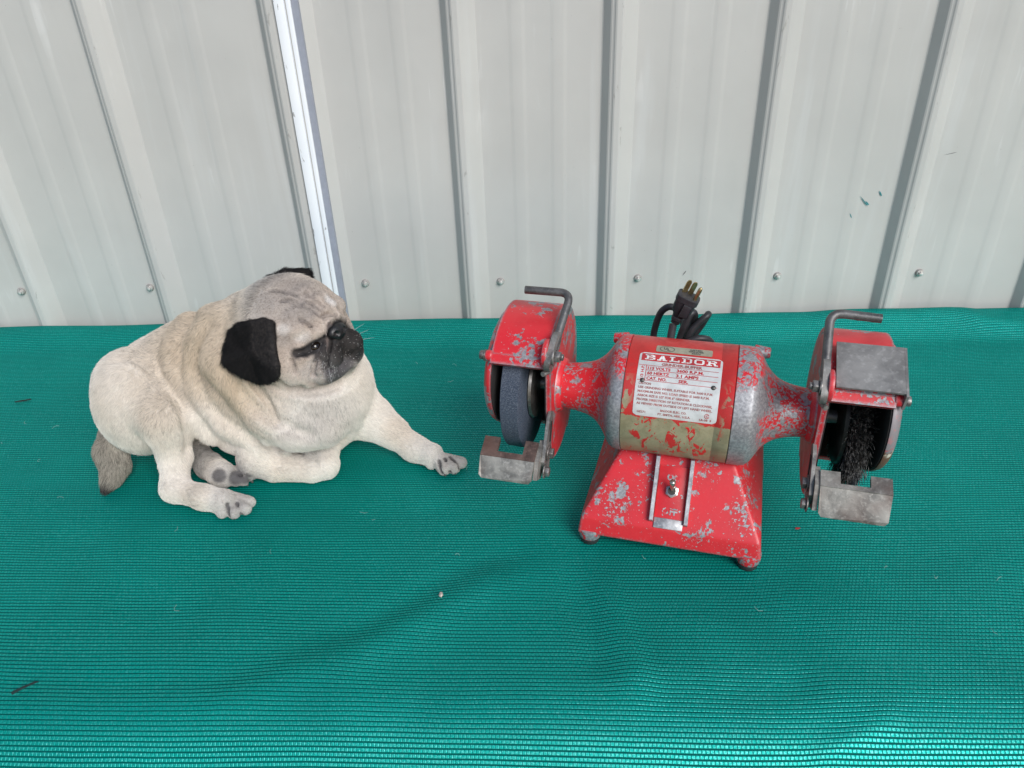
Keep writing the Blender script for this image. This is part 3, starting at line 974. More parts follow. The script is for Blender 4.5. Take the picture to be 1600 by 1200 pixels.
# switch panel on the sloping front face
fA = Vector((0, bf+0.0045, z1)); fB = Vector((0, -0.030, 0.0960))
fu = (fB-fA).normalized()                              # up the slope
fn = Vector((0, -fu.z, fu.y))                          # out of the face
if fn.y > 0: fn = -fn
sw = empty('switch_panel')
sw.parent = grinder
rotm = Matrix((Vector((1, 0, 0)), fu, fn)).transposed()  # local x, up, out
def onface(x, up, out): return fA + Vector((x, 0, 0)) + fu*up + fn*out
L = (fB-fA).length
XS = -0.001
for sx in (-1, 1):
    bm = bmesh.new()
    xx = XS+sx*0.0158
    bm_prism(bm, [onface(xx, 0.006, -0.002), onface(xx, 0.008, 0.0072), onface(xx, L-0.004, 0.0105), onface(xx, L+0.004, -0.001)], (sx*0.0042, 0, 0))
    rl = bput('rail', bm, red_base, sw, bevel=0.0008)
    bm = bmesh.new()
    bm_prism(bm, [onface(xx+sx*0.0004, 0.0088, 0.0070), onface(xx+sx*0.0004, 0.0088, 0.0077), onface(xx+sx*0.0004, L-0.004, 0.0111), onface(xx+sx*0.0004, L-0.004, 0.0100)], (sx*0.0034, 0, 0))
    bput('worn_crest', bm, alu_m, rl, bevel=0.0003)
bm = bmesh.new()
bm_box(bm, onface(XS, L*0.50, 0.0012), (0.0310, L*0.70, 0.0022), rotm)
pn = bput('panel_plate', bm, red_paint('red_panel_paint', chip=0.58, speck=0.60, edge=0.2, scale=0.9), sw, bevel=0.0004)
bm = bmesh.new()
bm_box(bm, onface(XS, 0.0065, 0.0010), (0.0300, 0.011, 0.0018), rotm)
bput('worn_step', bm, alu_m, sw, bevel=0.0006)
tg = empty('toggle_switch')
tg.parent = grinder
cen = L*0.52
bm = bmesh.new()
ring = bmesh.ops.create_cone(bm, cap_ends=True, segments=6, radius1=0.0074, radius2=0.0074, depth=0.0020, matrix=Matrix.Translation(onface(XS, cen, 0.0036)) @ rotm.to_4x4())
chrome = plain('nickel', (0.52, 0.49, 0.44), 0.22, 0.9, 0.12, 300, 0.05)
bput('hex_nut', bm, chrome, tg, bevel=0.0006)
bm = bmesh.new()
bm_cyl(bm, onface(XS, cen, 0.0048), onface(XS, cen, 0.0085), 0.0058, 28)
bput('threaded_bush', bm, chrome, tg, bevel=0.0006)
bm = bmesh.new()
bm_cyl(bm, onface(XS, cen, 0.0084), onface(XS, cen, 0.0088), 0.0043, 24)
bput('bush_hole', bm, plain('bush_dark', (0.05, 0.045, 0.04), 0.5, 0.5), tg)
bm = bmesh.new()
a, b = onface(XS, cen, 0.007), onface(XS, cen+0.010, 0.0200)
bm_tube(bm, [a, a.lerp(b, .35), a.lerp(b, .7), a.lerp(b, .88), a.lerp(b, .97), b], [0.0020, 0.0023, 0.0031, 0.0034, 0.0027, 0.0010], 16)
bput('lever', bm, chrome, tg, angle=60)

# lettering helpers -------------------------------------------------
def text_mesh(s, size, width=None, bold=0.0, align='LEFT'):
    """flat letters as (verts, faces), baseline at y = 0, fitted to width"""
    cu = bpy.data.curves.new('t', 'FONT')
    cu.body = s
    cu.size = size
    cu.offset = bold
    cu.resolution_u = 2
    ob = bpy.data.objects.new('t', cu)
    C.objects.link(ob)
    dg = bpy.context.evaluated_depsgraph_get()
    me = ob.evaluated_get(dg).to_mesh()
    v = np.array([q.co[:] for q in me.vertices])
    f = [tuple(p.vertices) for p in me.polygons]
    ob.evaluated_get(dg).to_mesh_clear()
    bpy.data.objects.remove(ob)
    bpy.data.curves.remove(cu)
    w = v[:, 0].max()-v[:, 0].min()
    v[:, 0] -= v[:, 0].min()
    if width:
        v[:, 0] *= width/w
        w = width
    if align == 'CENTER': v[:, 0] -= w/2
    if align == 'RIGHT': v[:, 0] -= w
    return v, f

def boxes_mesh(rects):
    v, f = [], []
    for quad in rects:
        b0 = len(v)
        n_ = 5
        (x0, y0), (x1, y1), (x2, y2), (x3, y3) = quad
        for k in range(n_+1):                          # split along the length so it can bend
            q = k/n_
            v.append((x0+(x3-x0)*q, y0+(y3-y0)*q, 0)); v.append((x1+(x2-x1)*q, y1+(y2-y1)*q, 0))
        for k in range(n_):
            f.append((b0+2*k, b0+2*k+1, b0+2*k+3, b0+2*k+2))
    return np.array(v, float), f
def rect(x0, y0, x1, y1): return ((x0, y0), (x1, y0), (x1, y1), (x0, y1))
def hline(x0, x1, y, w): return rect(x0, y-w/2, x1, y+w/2)

def join_vf(parts):
    V, F_ = [], []
    for (v, f), (dx, dy) in parts:
        b0 = sum(len(q) for q in V)
        v = np.array(v)+np.array([dx, dy, 0])
        V.append(v)
        F_ += [tuple(i+b0 for i in p) for p in f]
    return np.concatenate(V), F_

def on_cyl(v, r, tilt, xc, phi0):
    """flat sheet (x, y) wrapped round the motor: x along the shaft, y up round it from angle phi0"""
    x = v[:, 0]*math.cos(tilt)-v[:, 1]*math.sin(tilt)+xc
    y = v[:, 0]*math.sin(tilt)+v[:, 1]*math.cos(tilt)
    ph = phi0+y/r
    return np.stack([x, -r*np.cos(ph), ZC+r*np.sin(ph)], -1)

def cyl_obj(name, vf, r, mat, parent, tilt, xc, phi0):
    v, f = vf
    me = bpy.data.meshes.new(name)
    me.from_pydata(on_cyl(v, r, tilt, xc, phi0).tolist(), [], f)
    return put(name, me, mat, parent, False)

def sheet(w, h, rad, nx=36, ny=36, torn=None):
    """rounded rectangle grid of the given size, centred"""
    v, f = [], []
    for j in range(ny+1):
        y = -h/2+h*j/ny
        dy = max(0, abs(y)-(h/2-rad))
        hw = w/2-rad+math.sqrt(max(0, rad*rad-dy*dy))
        for i in range(nx+1):
            v.append((-hw+2*hw*i/nx, y, 0))
    for j in range(ny):
        for i in range(nx):
            a = j*(nx+1)+i
            f.append((a, a+1, a+nx+2, a+nx+1))
    return np.array(v, float), f

NW, NH = 0.0820, 0.0690
PT, PX, PPHI = R(0.0), -0.0060, R(43)
RR = 0.0625
npl = empty('name_plate')
npl.parent = grinder
tn = NT('plate_foil')
co = tn.coord()
a1 = tn.noise(co, 90, 4, 0.6)
a2 = tn.noise(co, 500, 3, 0.6)
cc = tn.mix(tn.ramp(a1, 0.3, 0.7), (0.50, 0.515, 0.51), (0.62, 0.64, 0.635))
cc = tn.mix(tn.math('MULTIPLY', tn.ramp(a2, 0.62, 0.7), 0.35), cc, (0.28, 0.26, 0.24))
tn.P(Base_Color=cc, Roughness=0.42, Metallic=0.15)
foil = cyl_obj('foil', sheet(NW, NH, 0.004), RR+0.00035, tn.m, npl, PT, PX, PPHI)
so = foil.modifiers.new('thick', 'SOLIDIFY'); so.thickness = 0.0003; so.offset = -1
ink = plain('red_ink', (0.42, 0.03, 0.035), 0.5, 0, 0.2)
ink2 = plain('dull_red_ink', (0.33, 0.12, 0.11), 0.5, 0, 0.3)
whitei = plain('white_letter', (0.66, 0.66, 0.64), 0.45)
RI = RR+0.00055
def on_plate(name, vf, mat, r=RI): return cyl_obj(name, vf, r, mat, npl, PT, PX, PPHI)
hw, hh = NW/2, NH/2
# red band with slab lettering
bx0, bx1, by0, by1 = -hw+0.0022, hw-0.0022, hh-0.0108, hh-0.0016
def gridrect(x0, y0, x1, y1, nx=12, ny=8):
    v = [(x0+(x1-x0)*i/nx, y0+(y1-y0)*j/ny, 0) for j in range(ny+1) for i in range(nx+1)]
    f = [(j*(nx+1)+i, j*(nx+1)+i+1, (j+1)*(nx+1)+i+1, (j+1)*(nx+1)+i) for j in range(ny) for i in range(nx)]
    return np.array(v, float), f
on_plate('title_band', gridrect(bx0, by0, bx1, by1), ink)
def slab(ch, w, h, t):                                 # slab-serif capital as quads
    T = t; e = t*0.55; sf = t*0.75
    q = []
    if ch in 'BDLR':
        q += [rect(sf, 0, sf+T, h), rect(0, 0, sf*2+T, e), rect(0, h-e, sf*2+T, h)]
    if ch == 'L':
        q += [rect(sf, 0, w, e*1.2), rect(w-T*0.7, 0, w, h*0.40)]
    if ch in 'BR':
        top = h*0.52
        q += [rect(sf, h-e, w-T, h), rect(sf, top-e/2, w-T, top+e/2), ((w-T*1.3, top), (w-T*0.3, top+e), (w-T*0.3, h-e), (w-T*1.3, h)), rect(w-T*1.2, top+e*0.4, w-T*0.1, h-e*0.6)]
    if ch == 'B':
        q += [rect(sf, 0, w-T*0.8, e), rect(w-T, e*0.5, w+T*0.1, h*0.52-e*0.3)]
    if ch == 'R':
        q += [((w-T*1.9, h*0.5), (w-T*0.8, h*0.5), (w+T*0.1, e*0.2), (w-T*1.1, 0)), rect(w-T*1.2, 0, w+T*0.5, e)]
    if ch == 'D':
        q += [rect(sf, 0, w-T, e), rect(sf, h-e, w-T, h), rect(w-T, h*0.16, w, h*0.84), ((w-T*1.7, 0), (w-T, 0), (w, h*0.2), (w-T, h*0.2)), ((w-T*1.7, h), (w-T, h), (w, h*0.8), (w-T, h*0.8))]
    if ch == 'O':
        q += [rect(0, h*0.2, T, h*0.8), rect(w-T, h*0.2, w, h*0.8), rect(T*0.9, 0, w-T*0.9, e), rect(T*0.9, h-e, w-T*0.9, h)]
        for sx in (0, 1):
            for sy in (0, 1):
                X_ = (lambda a: w-a) if sx else (lambda a: a)
                Y_ = (lambda a: h-a) if sy else (lambda a: a)
                q.append(((X_(0), Y_(h*0.22)), (X_(T), Y_(h*0.22)), (X_(T*1.6), Y_(e)), (X_(T*0.9), Y_(0))))
    if ch == 'A':
        q += [((T*0.5, 0), (T*1.4, 0), (w*0.5+T*0.35, h), (w*0.5-T*0.5, h)), ((w-T*1.7, 0), (w-T*0.4, 0), (w*0.5+T*0.6, h), (w*0.5-T*0.7, h)), rect(w*0.25, h*0.28, w*0.75, h*0.28+e), rect(0, 0, T*2.0, e), rect(w-T*2.2, 0, w, e)]
    return boxes_mesh(q)
lx = bx0+0.0035
bh = (by1-by0)*0.70
cw = (bx1-bx0-0.007-5*0.0022)/6
for ch in 'BALDOR':
    v, f = slab(ch, cw, bh, 0.0021)
    v[:, 0] += lx
    v[:, 1] += by0+(by1-by0-bh)/2
    on_plate('letter', (v, f), whitei, RI+0.0002)
    lx += cw+0.0022
def line(s, x, y, size, width, mat, bold=0.0, align='LEFT'):
    v, f = text_mesh(s, size, width, bold, align)
    v[:, 0] += x
    v[:, 1] += y
    return on_plate('lettering', (v, f), mat)
y = by0-0.0042
line('GRINDER-BUFFER', 0.002, y, 0.0042, 0.040, ink2, 0.0002, 'CENTER')
xl = -hw+0.0085
rules = [y-0.0012, y-0.0067, y-0.0122, y-0.0177]
rows = boxes_mesh([hline(-hw+0.001, hw-0.003, rules[0], 0.0005), hline(xl, hw-0.003, rules[1], 0.0005), hline(xl, hw-0.003, rules[2], 0.0005), hline(-hw+0.001, hw-0.003, rules[3], 0.0005), rect(xl-0.0003, rules[3], xl+0.0003, rules[0])])
on_plate('ruled_lines', rows, ink)
for k, (l1, w1, l2, w2) in enumerate((('115 VOLTS', 0.0225, '3600 R.P.M.', 0.0265), ('60 HERTZ', 0.0220, '3.1 AMPS', 0.0220), ('CAT. NO.', 0.0200, 'SER.', 0.0095))):
    yy = rules[k]-0.0045
    line(l1, xl+0.0015, yy, 0.0044, w1, ink, 0.00018)
    line(l2, xl+(0.0300 if k < 2 else 0.0330), yy, 0.0044, w2, ink, 0.00018)
v, f = text_mesh('1/3 H.P.', 0.0040, 0.0150, 0.0001)
v = np.stack([-v[:, 1]-0.0033+xl+0.0012, v[:, 0]+rules[3]+0.0012, v[:, 2]], -1)
on_plate('lettering', (v, f), ink)
yy = rules[3]-0.0042
cl = -hw+0.0030
for s_, w_ in (('CAUTION:', 0.0125), ('USE GRINDING WHEEL SUITABLE FOR 3600 R.P.M.', 0.0730), ('MAXIMUM SAFE NO. LOAD SPEED IS 3600 R.P.M.', 0.0700), ('ARBOR SIZE IS 1/2" FOR 6" GRINDER.', 0.0520),
               ('PROPER DIRECTION OF ROTATION IS CLOCKWISE,', 0.0735), ('AS VIEWED FROM OUTSIDE OF LEFT HAND WHEEL.', 0.0740)):
    line(s_, cl, yy, 0.0031, w_, ink2, 0.00012)
    yy -= 0.00405
yy -= 0.0012
line('BALDOR ELEC. CO.', -0.001, yy, 0.0030, 0.0255, ink2, 0.00012, 'CENTER')
yy -= 0.0039
line('GE271', -hw+0.0042, yy+0.0006, 0.0030, 0.0085, ink2, 0.0001)
line('FT. SMITH, ARK. U.S.A.', 0.000, yy, 0.0030, 0.0320, ink2, 0.00012, 'CENTER')
line('LR-38  3', hw-0.0165, yy-0.0006, 0.0028, 0.0115, ink2, 0.00012)
# approval mark: a ring open to the right with a smaller one inside
def arc(cx, cy, r, a0, a1, w, n=14):
    v, f = [], []
    for k in range(n+1):
        a_ = R(a0+(a1-a0)*k/n)
        for rr in (r-w/2, r+w/2):
            v.append((cx+rr*math.cos(a_), cy+rr*math.sin(a_), 0))
    for k in range(n):
        f.append((2*k, 2*k+1, 2*k+3, 2*k+2))
    return np.array(v, float), f
mx, my = hw-0.0095, yy+0.0045
on_plate('approval_mark', join_vf([(arc(mx, my, 0.0022, 40, 320, 0.0006), (0, 0)), (arc(mx+0.0003, my, 0.0009, 90, 270, 0.0005), (0, 0)), (boxes_mesh([hline(mx, mx+0.0022, my+0.0009, 0.0005), hline(mx, mx+0.0022, my-0.0009, 0.0005)]), (0, 0))]), ink)
for rx, ry in ((-hw+0.0062, rules[3]-0.0002), (hw-0.0065, rules[3]-0.0002)):
    p = on_cyl(np.array([[rx, ry, 0]]), RR, PT, PX, PPHI)[0]
    nrm = Vector((0, p[1], p[2]-ZC)).normalized()
    bm = bmesh.new()
    bmesh.ops.create_uvsphere(bm, u_segments=16, v_segments=8, radius=1, matrix=Matrix.Translation(Vector(p)+nrm*0.0004) @ nrm.to_track_quat('Z', 'Y').to_matrix().to_4x4() @ Matrix.Diagonal((0.0024, 0.0024, 0.0013, 1)))
    bput('rivet', bm, worn_metal('rivet_steel', (0.10, 0.10, 0.095), 0.1, 0.4, 3.0, 0.7), npl)

# certification sticker over the plate
stk = empty('certification_label')
stk.parent = grinder
SP = PPHI+(hh+0.0078)/RR
SXC = PX+0.002
gold = plain('dull_gold_foil', (0.34, 0.325, 0.245), 0.4, 0.25, 0.15, 90)
cyl_obj('foil', sheet(0.0560, 0.0105, 0.0008, 20, 8), RR+0.0003, gold, stk, 0, SXC, SP)
blk = plain('grey_ink', (0.06, 0.065, 0.06), 0.5)
def ell_ring(cx, cy, a_, b_, w, n=36):
    v, f = [], []
    for k in range(n):
        an = 2*math.pi*k/n
        for q in (-w/2, w/2):
            v.append((cx+(a_+q)*math.cos(an), cy+(b_+q)*math.sin(an), 0))
    for k in range(n):
        j = (k+1) % n
        f.append((2*k, 2*k+1, 2*j+1, 2*j))
    return np.array(v, float), f
um, lm = text_mesh('U', 0.0048, 0.0034, 0.0002), text_mesh('L', 0.0048, 0.0030, 0.0002)
cyl_obj('round_mark', join_vf([(ell_ring(-0.0170, 0.0, 0.0072, 0.0043, 0.0006), (0, 0)), (um, (-0.0205, -0.0010)), (lm, (-0.0168, -0.0024))]), RR+0.0005, blk, stk, 0, SXC, SP)
cyl_obj('lettering', join_vf([(text_mesh('LISTED', 0.0028, 0.0120, 0.0001, 'CENTER'), (0.012, 0.0016)), (text_mesh('GRINDER', 0.0028, 0.0150, 0.0001, 'CENTER'), (0.012, -0.0012)), (text_mesh('625N', 0.0028, 0.0085, 0.0001, 'CENTER'), (0.012, -0.0040))]), RR+0.0005, blk, stk, 0, SXC, SP)

# ON / OFF cast on the switch panel, worn to bare metal
for s_, up, w_ in (('ON', L*0.70, 0.0135), ('OFF', L*0.245, 0.0165)):
    v, f = text_mesh(s_, 0.0095, w_, 0.0004, 'CENTER')
    P3 = [tuple(onface(XS+q[0], up+q[1]-0.003, 0.0026)) for q in v]
    me = bpy.data.meshes.new('cast_lettering')
    me.from_pydata(P3, [], f)
    put('cast_lettering', me, red_paint('worn_letter_'+s_.lower(), chip=0.50, speck=0.54, edge=0.0, scale=1.6), sw, False)

# power cord and plug -----------------------------------------------
cordm = plain('cord_rubber', (0.030, 0.030, 0.034), 0.48, 0, 0.35, 60)
inv = np.linalg.inv(np.array(Matrix.Translation(Vector(GO)) @ Matrix.Rotation(GR, 4, 'Z')))
def gl(p):                                             # place -> grinder frame
    return Vector((inv @ np.array([p[0], p[1], p[2], 1.0]))[:3])
def cord(name, pix, r=0.0042):
    bm = bmesh.new()
    bm_tube(bm, catmull([gl(A(x, y, Y)) for x, y, Y in pix], 10), r, 14)
    return bput(name, bm, cordm, grinder, angle=70)
# one run of cable, doubled up in standing loops behind the motor
cord('power_cord', [(1046, 560, .800), (1047, 535, .806), (1052, 506, .812)], 0.0046)
cord('power_cord', [(1018, 575, .846), (1021, 525, .846), (1030, 493, .846), (1041, 481, .846), (1052, 480, .846), (1063, 488, .848), (1068, 510, .85), (1062, 560, .85)], 0.0042)
cord('power_cord', [(1054, 575, .83), (1062, 530, .83), (1074, 500, .83), (1081, 489, .832), (1085, 492, .836), (1083, 506, .838), (1074, 530, .838), (1066, 570, .838)], 0.0046)
cord('power_cord', [(1068, 560, .824), (1076, 525, .824), (1090, 506, .826), (1104, 494, .828), (1106, 492, .834), (1096, 508, .838), (1082, 530, .838), (1074, 565, .838)], 0.0042)
cord('power_cord', [(1058, 545, .818), (1080, 532, .818), (1097, 529, .818), (1109, 533, .822), (1111, 543, .828), (1100, 560, .83)], 0.0044)
pb, pt_ = gl(A(1055, 503, .812)), gl(A(1077, 462, .806))
ax = (pt_-pb).normalized()
wd = (gl(A(1090, 475, .800))-gl(A(1062, 462, .806))); wd = (wd-ax*wd.dot(ax)).normalized()
th_ = ax.cross(wd)
pl_ = empty('plug')
pl_.parent = grinder
bm = bmesh.new()
Lp = (pt_-pb).length
secs = [(0.0, 0.0052, 0.0052), (0.10, 0.0056, 0.0056), (0.12, 0.0068, 0.0066), (0.22, 0.0070, 0.0066), (0.24, 0.0064, 0.006), (0.34, 0.0082, 0.0072), (0.50, 0.0118, 0.0092), (0.80, 0.0122, 0.0096), (0.82, 0.0133, 0.0105), (0.99, 0.0133, 0.0105), (1.0, 0.0125, 0.0098)]
rings = []
for q, a_, b_ in secs:
    ring = []
    for k in range(20):
        an = 2*math.pi*k/20
        cx, sx = math.cos(an), math.sin(an)
        ex = 0.55
        ring.append(bm.verts.new(pb+ax*Lp*q + wd*a_*math.copysign(abs(cx)**ex, cx) + th_*b_*math.copysign(abs(sx)**ex, sx)))
    rings.append(ring)
for p, q in zip(rings, rings[1:]):
    for k in range(20):
        j = (k+1) % 20
        bm.faces.new((p[k], p[j], q[j], q[k]))
bm.faces.new(rings[0][::-1]); bm.faces.new(rings[-1])
bput('plug_body', bm, cordm, pl_, angle=40)
bm = bmesh.new()
bm_box(bm, (0, 0, 0), (1, 1, 1))
for v_ in bm.verts:
    c_ = v_.co.copy()
    v_.co = pb+ax*(Lp*0.60+c_.x*Lp*0.42)+wd*(0.004+c_.y*0.010)+th_*(-0.0105+c_.z*0.003)
bput('grip', bm, cordm, pl_, bevel=0.0008)
brass = plain('brass', (0.42, 0.33, 0.17), 0.3, 0.9, 0.2, 150, 0.05)
for da, db in ((-0.0062, 0.003), (0.0006, 0.004)):
    bm = bmesh.new()
    o0 = pt_+wd*da+th_*db
    hw_ = 0.0030
    dirs = (th_*0.55+wd*0.83).normalized()
    nn = ax.cross(dirs)
    pts = [o0-dirs*hw_, o0+dirs*hw_, o0+ax*0.0135+dirs*hw_, o0+ax*0.0162+dirs*hw_*0.5, o0+ax*0.0162-dirs*hw_*0.5, o0+ax*0.0135-dirs*hw_]
    bm_prism(bm, pts, nn*0.0015)
    pg = bput('prong', bm, brass, pl_, bevel=0.0002)
bm = bmesh.new()
o0 = pt_+wd*0.0075-th_*0.003
bm_tube(bm, [o0-ax*0.001, o0+ax*0.0135, o0+ax*0.0158, o0+ax*0.0170], [0.0024, 0.0024, 0.0018, 0.0006], 14)
bput('ground_pin', bm, brass, pl_, angle=60)

# ------------------------------------------------------------------ the pug: one continuous body grown from a distance field
VOX = 0.0015
LO = np.array([-0.640, 0.655, -0.004])
HI = np.array([-0.090, 0.990, 0.290])
NXYZ = np.ceil((HI-LO)/VOX).astype(int)+1
gx = (LO[0]+VOX*np.arange(NXYZ[0])).astype(np.float32)
gy = (LO[1]+VOX*np.arange(NXYZ[1])).astype(np.float32)
gz = (LO[2]+VOX*np.arange(NXYZ[2])).astype(np.float32)
D = np.full(tuple(NXYZ), 0.5, np.float32)

def region(lo, hi, pad):
    a = np.clip(np.floor((np.array(lo)-pad-LO)/VOX).astype(int), 0, NXYZ-1)
    b = np.clip(np.ceil((np.array(hi)+pad-LO)/VOX).astype(int)+1, 1, NXYZ)
    sl = tuple(slice(a[i], b[i]) for i in range(3))
    P = np.stack(np.meshgrid(gx[sl[0]], gy[sl[1]], gz[sl[2]], indexing='ij'), -1)
    return sl, P
def smin(a, b, k):
    h = np.maximum(k-np.abs(a-b), 0)/k
    return np.minimum(a, b)-h*h*k*0.25
def smax(a, b, k): return -smin(-a, -b, k)

def d_ell(P, c, r, M=None):
    q = P-np.asarray(c, np.float32)
    if M is not None:
        q = q @ np.asarray(M, np.float32)              # columns are the ellipsoid's axes
    r = np.asarray(r, np.float32)
    k0 = np.sqrt(((q/r)**2).sum(-1))
    k1 = np.sqrt(((q/(r*r))**2).sum(-1))+1e-6
    return k0*(k0-1)/k1
def d_cone(P, a, b, ra, rb):
    a = np.asarray(a, np.float32); b = np.asarray(b, np.float32)
    ab = b-a
    t = np.clip(((P-a) @ ab)/max(float(ab @ ab), 1e-9), 0, 1)
    q = P-a-t[..., None]*ab
    return np.sqrt((q*q).sum(-1))-(ra+(rb-ra)*t)
def d_tri(P, a, b, c, r):
    a, b, c = [np.asarray(v, np.float32) for v in (a, b, c)]
    def seg(p, q):
        pq = q-p
        t = np.clip(((P-p) @ pq)/float(pq @ pq), 0, 1)
        e = P-p-t[..., None]*pq
        return (e*e).sum(-1)
    n = np.cross(b-a, c-a); n = n/np.linalg.norm(n)
    inside = np.ones(P.shape[:-1], bool)
    for p, q in ((a, b), (b, c), (c, a)):
        inside &= ((P-p) @ np.cross(n, q-p)) >= 0
    pl = ((P-a) @ n)**2
    d = np.where(inside, pl, np.minimum(np.minimum(seg(a, b), seg(b, c)), seg(c, a)))
    return np.sqrt(d)-r

def add_ell(c, r, k=0.02, M=None):
    R_ = max(r)
    sl, P = region(np.array(c)-R_, np.array(c)+R_, k+0.006)
    D[sl] = smin(D[sl], d_ell(P, c, r, M), k)
def add_chain(pts, k=0.015):
    """pts: list of (point, radius)"""
    for (a, ra), (b, rb) in zip(pts, pts[1:]):
        R_ = max(ra, rb)
        sl, P = region(np.minimum(a, b)-R_, np.maximum(a, b)+R_, k+0.006)
        D[sl] = smin(D[sl], d_cone(P, a, b, ra, rb), k)
def groove(pts, r, k=0.006):
    d = None
    A_ = np.array([p for p in pts])
    sl, P = region(A_.min(0)-r, A_.max(0)+r, k+0.006)
    for a, b in zip(pts, pts[1:]):
        q = d_cone(P, a, b, r, r)
        d = q if d is None else np.minimum(d, q)
    D[sl] = smax(D[sl], -d, k)
def ridge(pts, r, k=0.012):
    add_chain([(p, r) for p in pts], k)
def trace(px, py, push=0.0):
    """where the sight line through that point first meets the body; push moves it inwards"""
    d = _ray(px, py); d = d/np.linalg.norm(d)
    for t in np.arange(0.6, 1.3, 0.0007):
        p = CAMP+d*t
        i = np.round((p-LO)/VOX).astype(int)
        if (i >= 0).all() and (i < NXYZ).all() and D[tuple(i)] < 0:
            return p+d*push
    return None
def tr(pl, push=0.0):
    return [q for q in (trace(x, y, push) for x, y in pl) if q is not None]
def arr(*a): return np.array(a, float)

# trunk
add_chain([(arr(-.500, .846, .078), .070), (arr(-.445, .854, .086), .079), (arr(-.378, .846, .092), .086), (arr(-.318, .822, .090), .086)], 0.03)
add_ell(arr(-.335, .842, .055), (.095, .074, .060), 0.03)
add_ell(arr(-.300, .805, .100), (.072, .070, .075), 0.03)           # breast
# hollow between belly and thigh
sl, P = region(arr(-.47, .68, -.02), arr(-.38, .82, .10), 0.01)
hol = np.minimum(d_cone(P, A(304, 668, .765), A(318, 710, .778), .018, .042), d_cone(P, A(318, 710, .778), B(360, 742, .022), .042, .028))
D[sl] = smax(D[sl], -hol, 0.012)
# neck and scruff
add_chain([(arr(-.345, .838, .135), .074), (arr(-.322, .815, .165), .066)], 0.03)
add_ell(A(404, 524, .824), (.054, .056, .048), 0.03)
# head frame: faces right, turned a little to the open side, chin up
hy, hp_ = R(-27), R(13)
HF = arr(math.cos(hy)*math.cos(hp_), math.sin(hy)*math.cos(hp_), math.sin(hp_))
HL = arr(math.sin(hy), -math.cos(hy), 0)                             # towards the near cheek
HU = np.cross(HF, HL)*-1 if np.cross(HF, HL)[2] < 0 else np.cross(HF, HL)
H0 = arr(-.296, .795, .186)
HM = np.stack([HF, HL, HU], 1)
def hd(f, l, u): return H0+HF*f*.001+HL*l*.001+HU*u*.001
add_ell(H0, (.058, .060, .055), 0.03, HM)
add_ell(hd(-12, 0, 8), (.050, .052, .050), 0.02, HM)
add_ell(hd(4, 0, 12), (.050, .050, .048), 0.02, HM)                 # crown
for s in (1, -1):
    add_ell(hd(16, (36 if s > 0 else 28)*s, -24), (.036, .026, .031), 0.016, HM)        # cheek
    add_ell(hd(40, 27*s, 17), (.018, .019, .012), 0.008, HM)         # brow
    add_chain([(hd(59, 9*s, -15), .0120), (hd(60, 18*s, -24), .0155), (hd(52, 25*s, -38), .0145)], 0.004)   # flew
add_ell(hd(41, 40, -14), (.012, .010, .012), 0.008, HM)
add_ell(hd(52, 0, -44), (.020, .024, .012), 0.004, HM)               # chin
add_ell(hd(53, 0, -6), (.014, .018, .018), 0.006, HM)                # muzzle bridge
add_ell(hd(67, 0, -1), (.0080, .0125, .0095), 0.003, HM)             # nose leather
# rolls over the nose and on the forehead
add_chain([(hd(45, 36, -26), .005), (hd(54, 27, -10), .0062), (hd(59, 19, 4), .0066), (hd(61, 9, 14), .0072), (hd(62, 0, 16), .0072), (hd(61, -9, 14), .0072), (hd(58, -20, 4), .0066)], 0.003)
add_chain([(hd(52, 24, 17), .006), (hd(57, 10, 24), .0072), (hd(58, 0, 26), .0072), (hd(56, -12, 24), .0072), (hd(50, -26, 20), .007)], 0.004)
add_chain([(hd(40, 30, 32), .006), (hd(49, 12, 35), .007), (hd(51, 0, 36), .007), (hd(48, -14, 35), .007)], 0.006)
add_chain([(hd(26, 34, 42), .005), (hd(36, 16, 45), .006), (hd(38, 0, 46), .006), (hd(34, -14, 45), .006)], 0.008)
# throat
add_chain([(hd(10, 0, -44), .040), (arr(-.280, .800, .105), .055)], 0.025)

# near hind leg
K = A(262, 655, .748)
add_ell(A(221, 632, .788), (.054, .052, .066), 0.006)
add_chain([(A(210, 602, .806), .047), (K, .031)], 0.006)
add_chain([(K, .031), (A(273, 712, .738), .0180), (B(274, 762, .020), .0145)], 0.008)
add_chain([(B(272, 764, .018), .0150), (B(318, 777, .0165), .0130), (B(350, 784, .0150), .0150)], 0.010)
for (x, y), (x2, y2) in (((338, 786), (348, 802)), ((350, 788), (366, 803)), ((358, 784), (383, 797)), ((360, 778), (389, 787))):
    add_chain([(B(x, y, .012), .0080), (B(x2, y2-2, .0085), .0074)], 0.0018)
# far hind foot, sole turned to us
add_chain([(B(300, 698, .012), .015), (B(325, 728, .016), .0145), (B(348, 742, .020), .0160)], 0.006)
for x2, y2 in ((368, 757), (381, 756), (391, 748), (386, 738)):
    add_chain([(B(352, 744, .018), .009), (B(x2, y2-6, .014), .0070)], 0.002)
# near foreleg, folded under
add_ell(A(395, 664, .790), (.055, .034, .044), 0.02)
gq = tr([(392, 706), (425, 698), (455, 703), (480, 709), (505, 700), (530, 690)], .004)
groove(gq, .012, 0.006)
groove(tr([(465, 702), (490, 704), (512, 692)], .012), .015, 0.006)
add_chain([(B(402, 716, .032), .025), (B(428, 729, .0195), .0180), (B(488, 733, .0175), .0155), (B(507, 727, .0200), .0180)], 0.004)
add_chain([(B(509, 716, .026), .0165), (B(514, 702, .034), .0120), (B(502, 700, .040), .0100), (B(487, 707, .036), .0090)], 0.003)
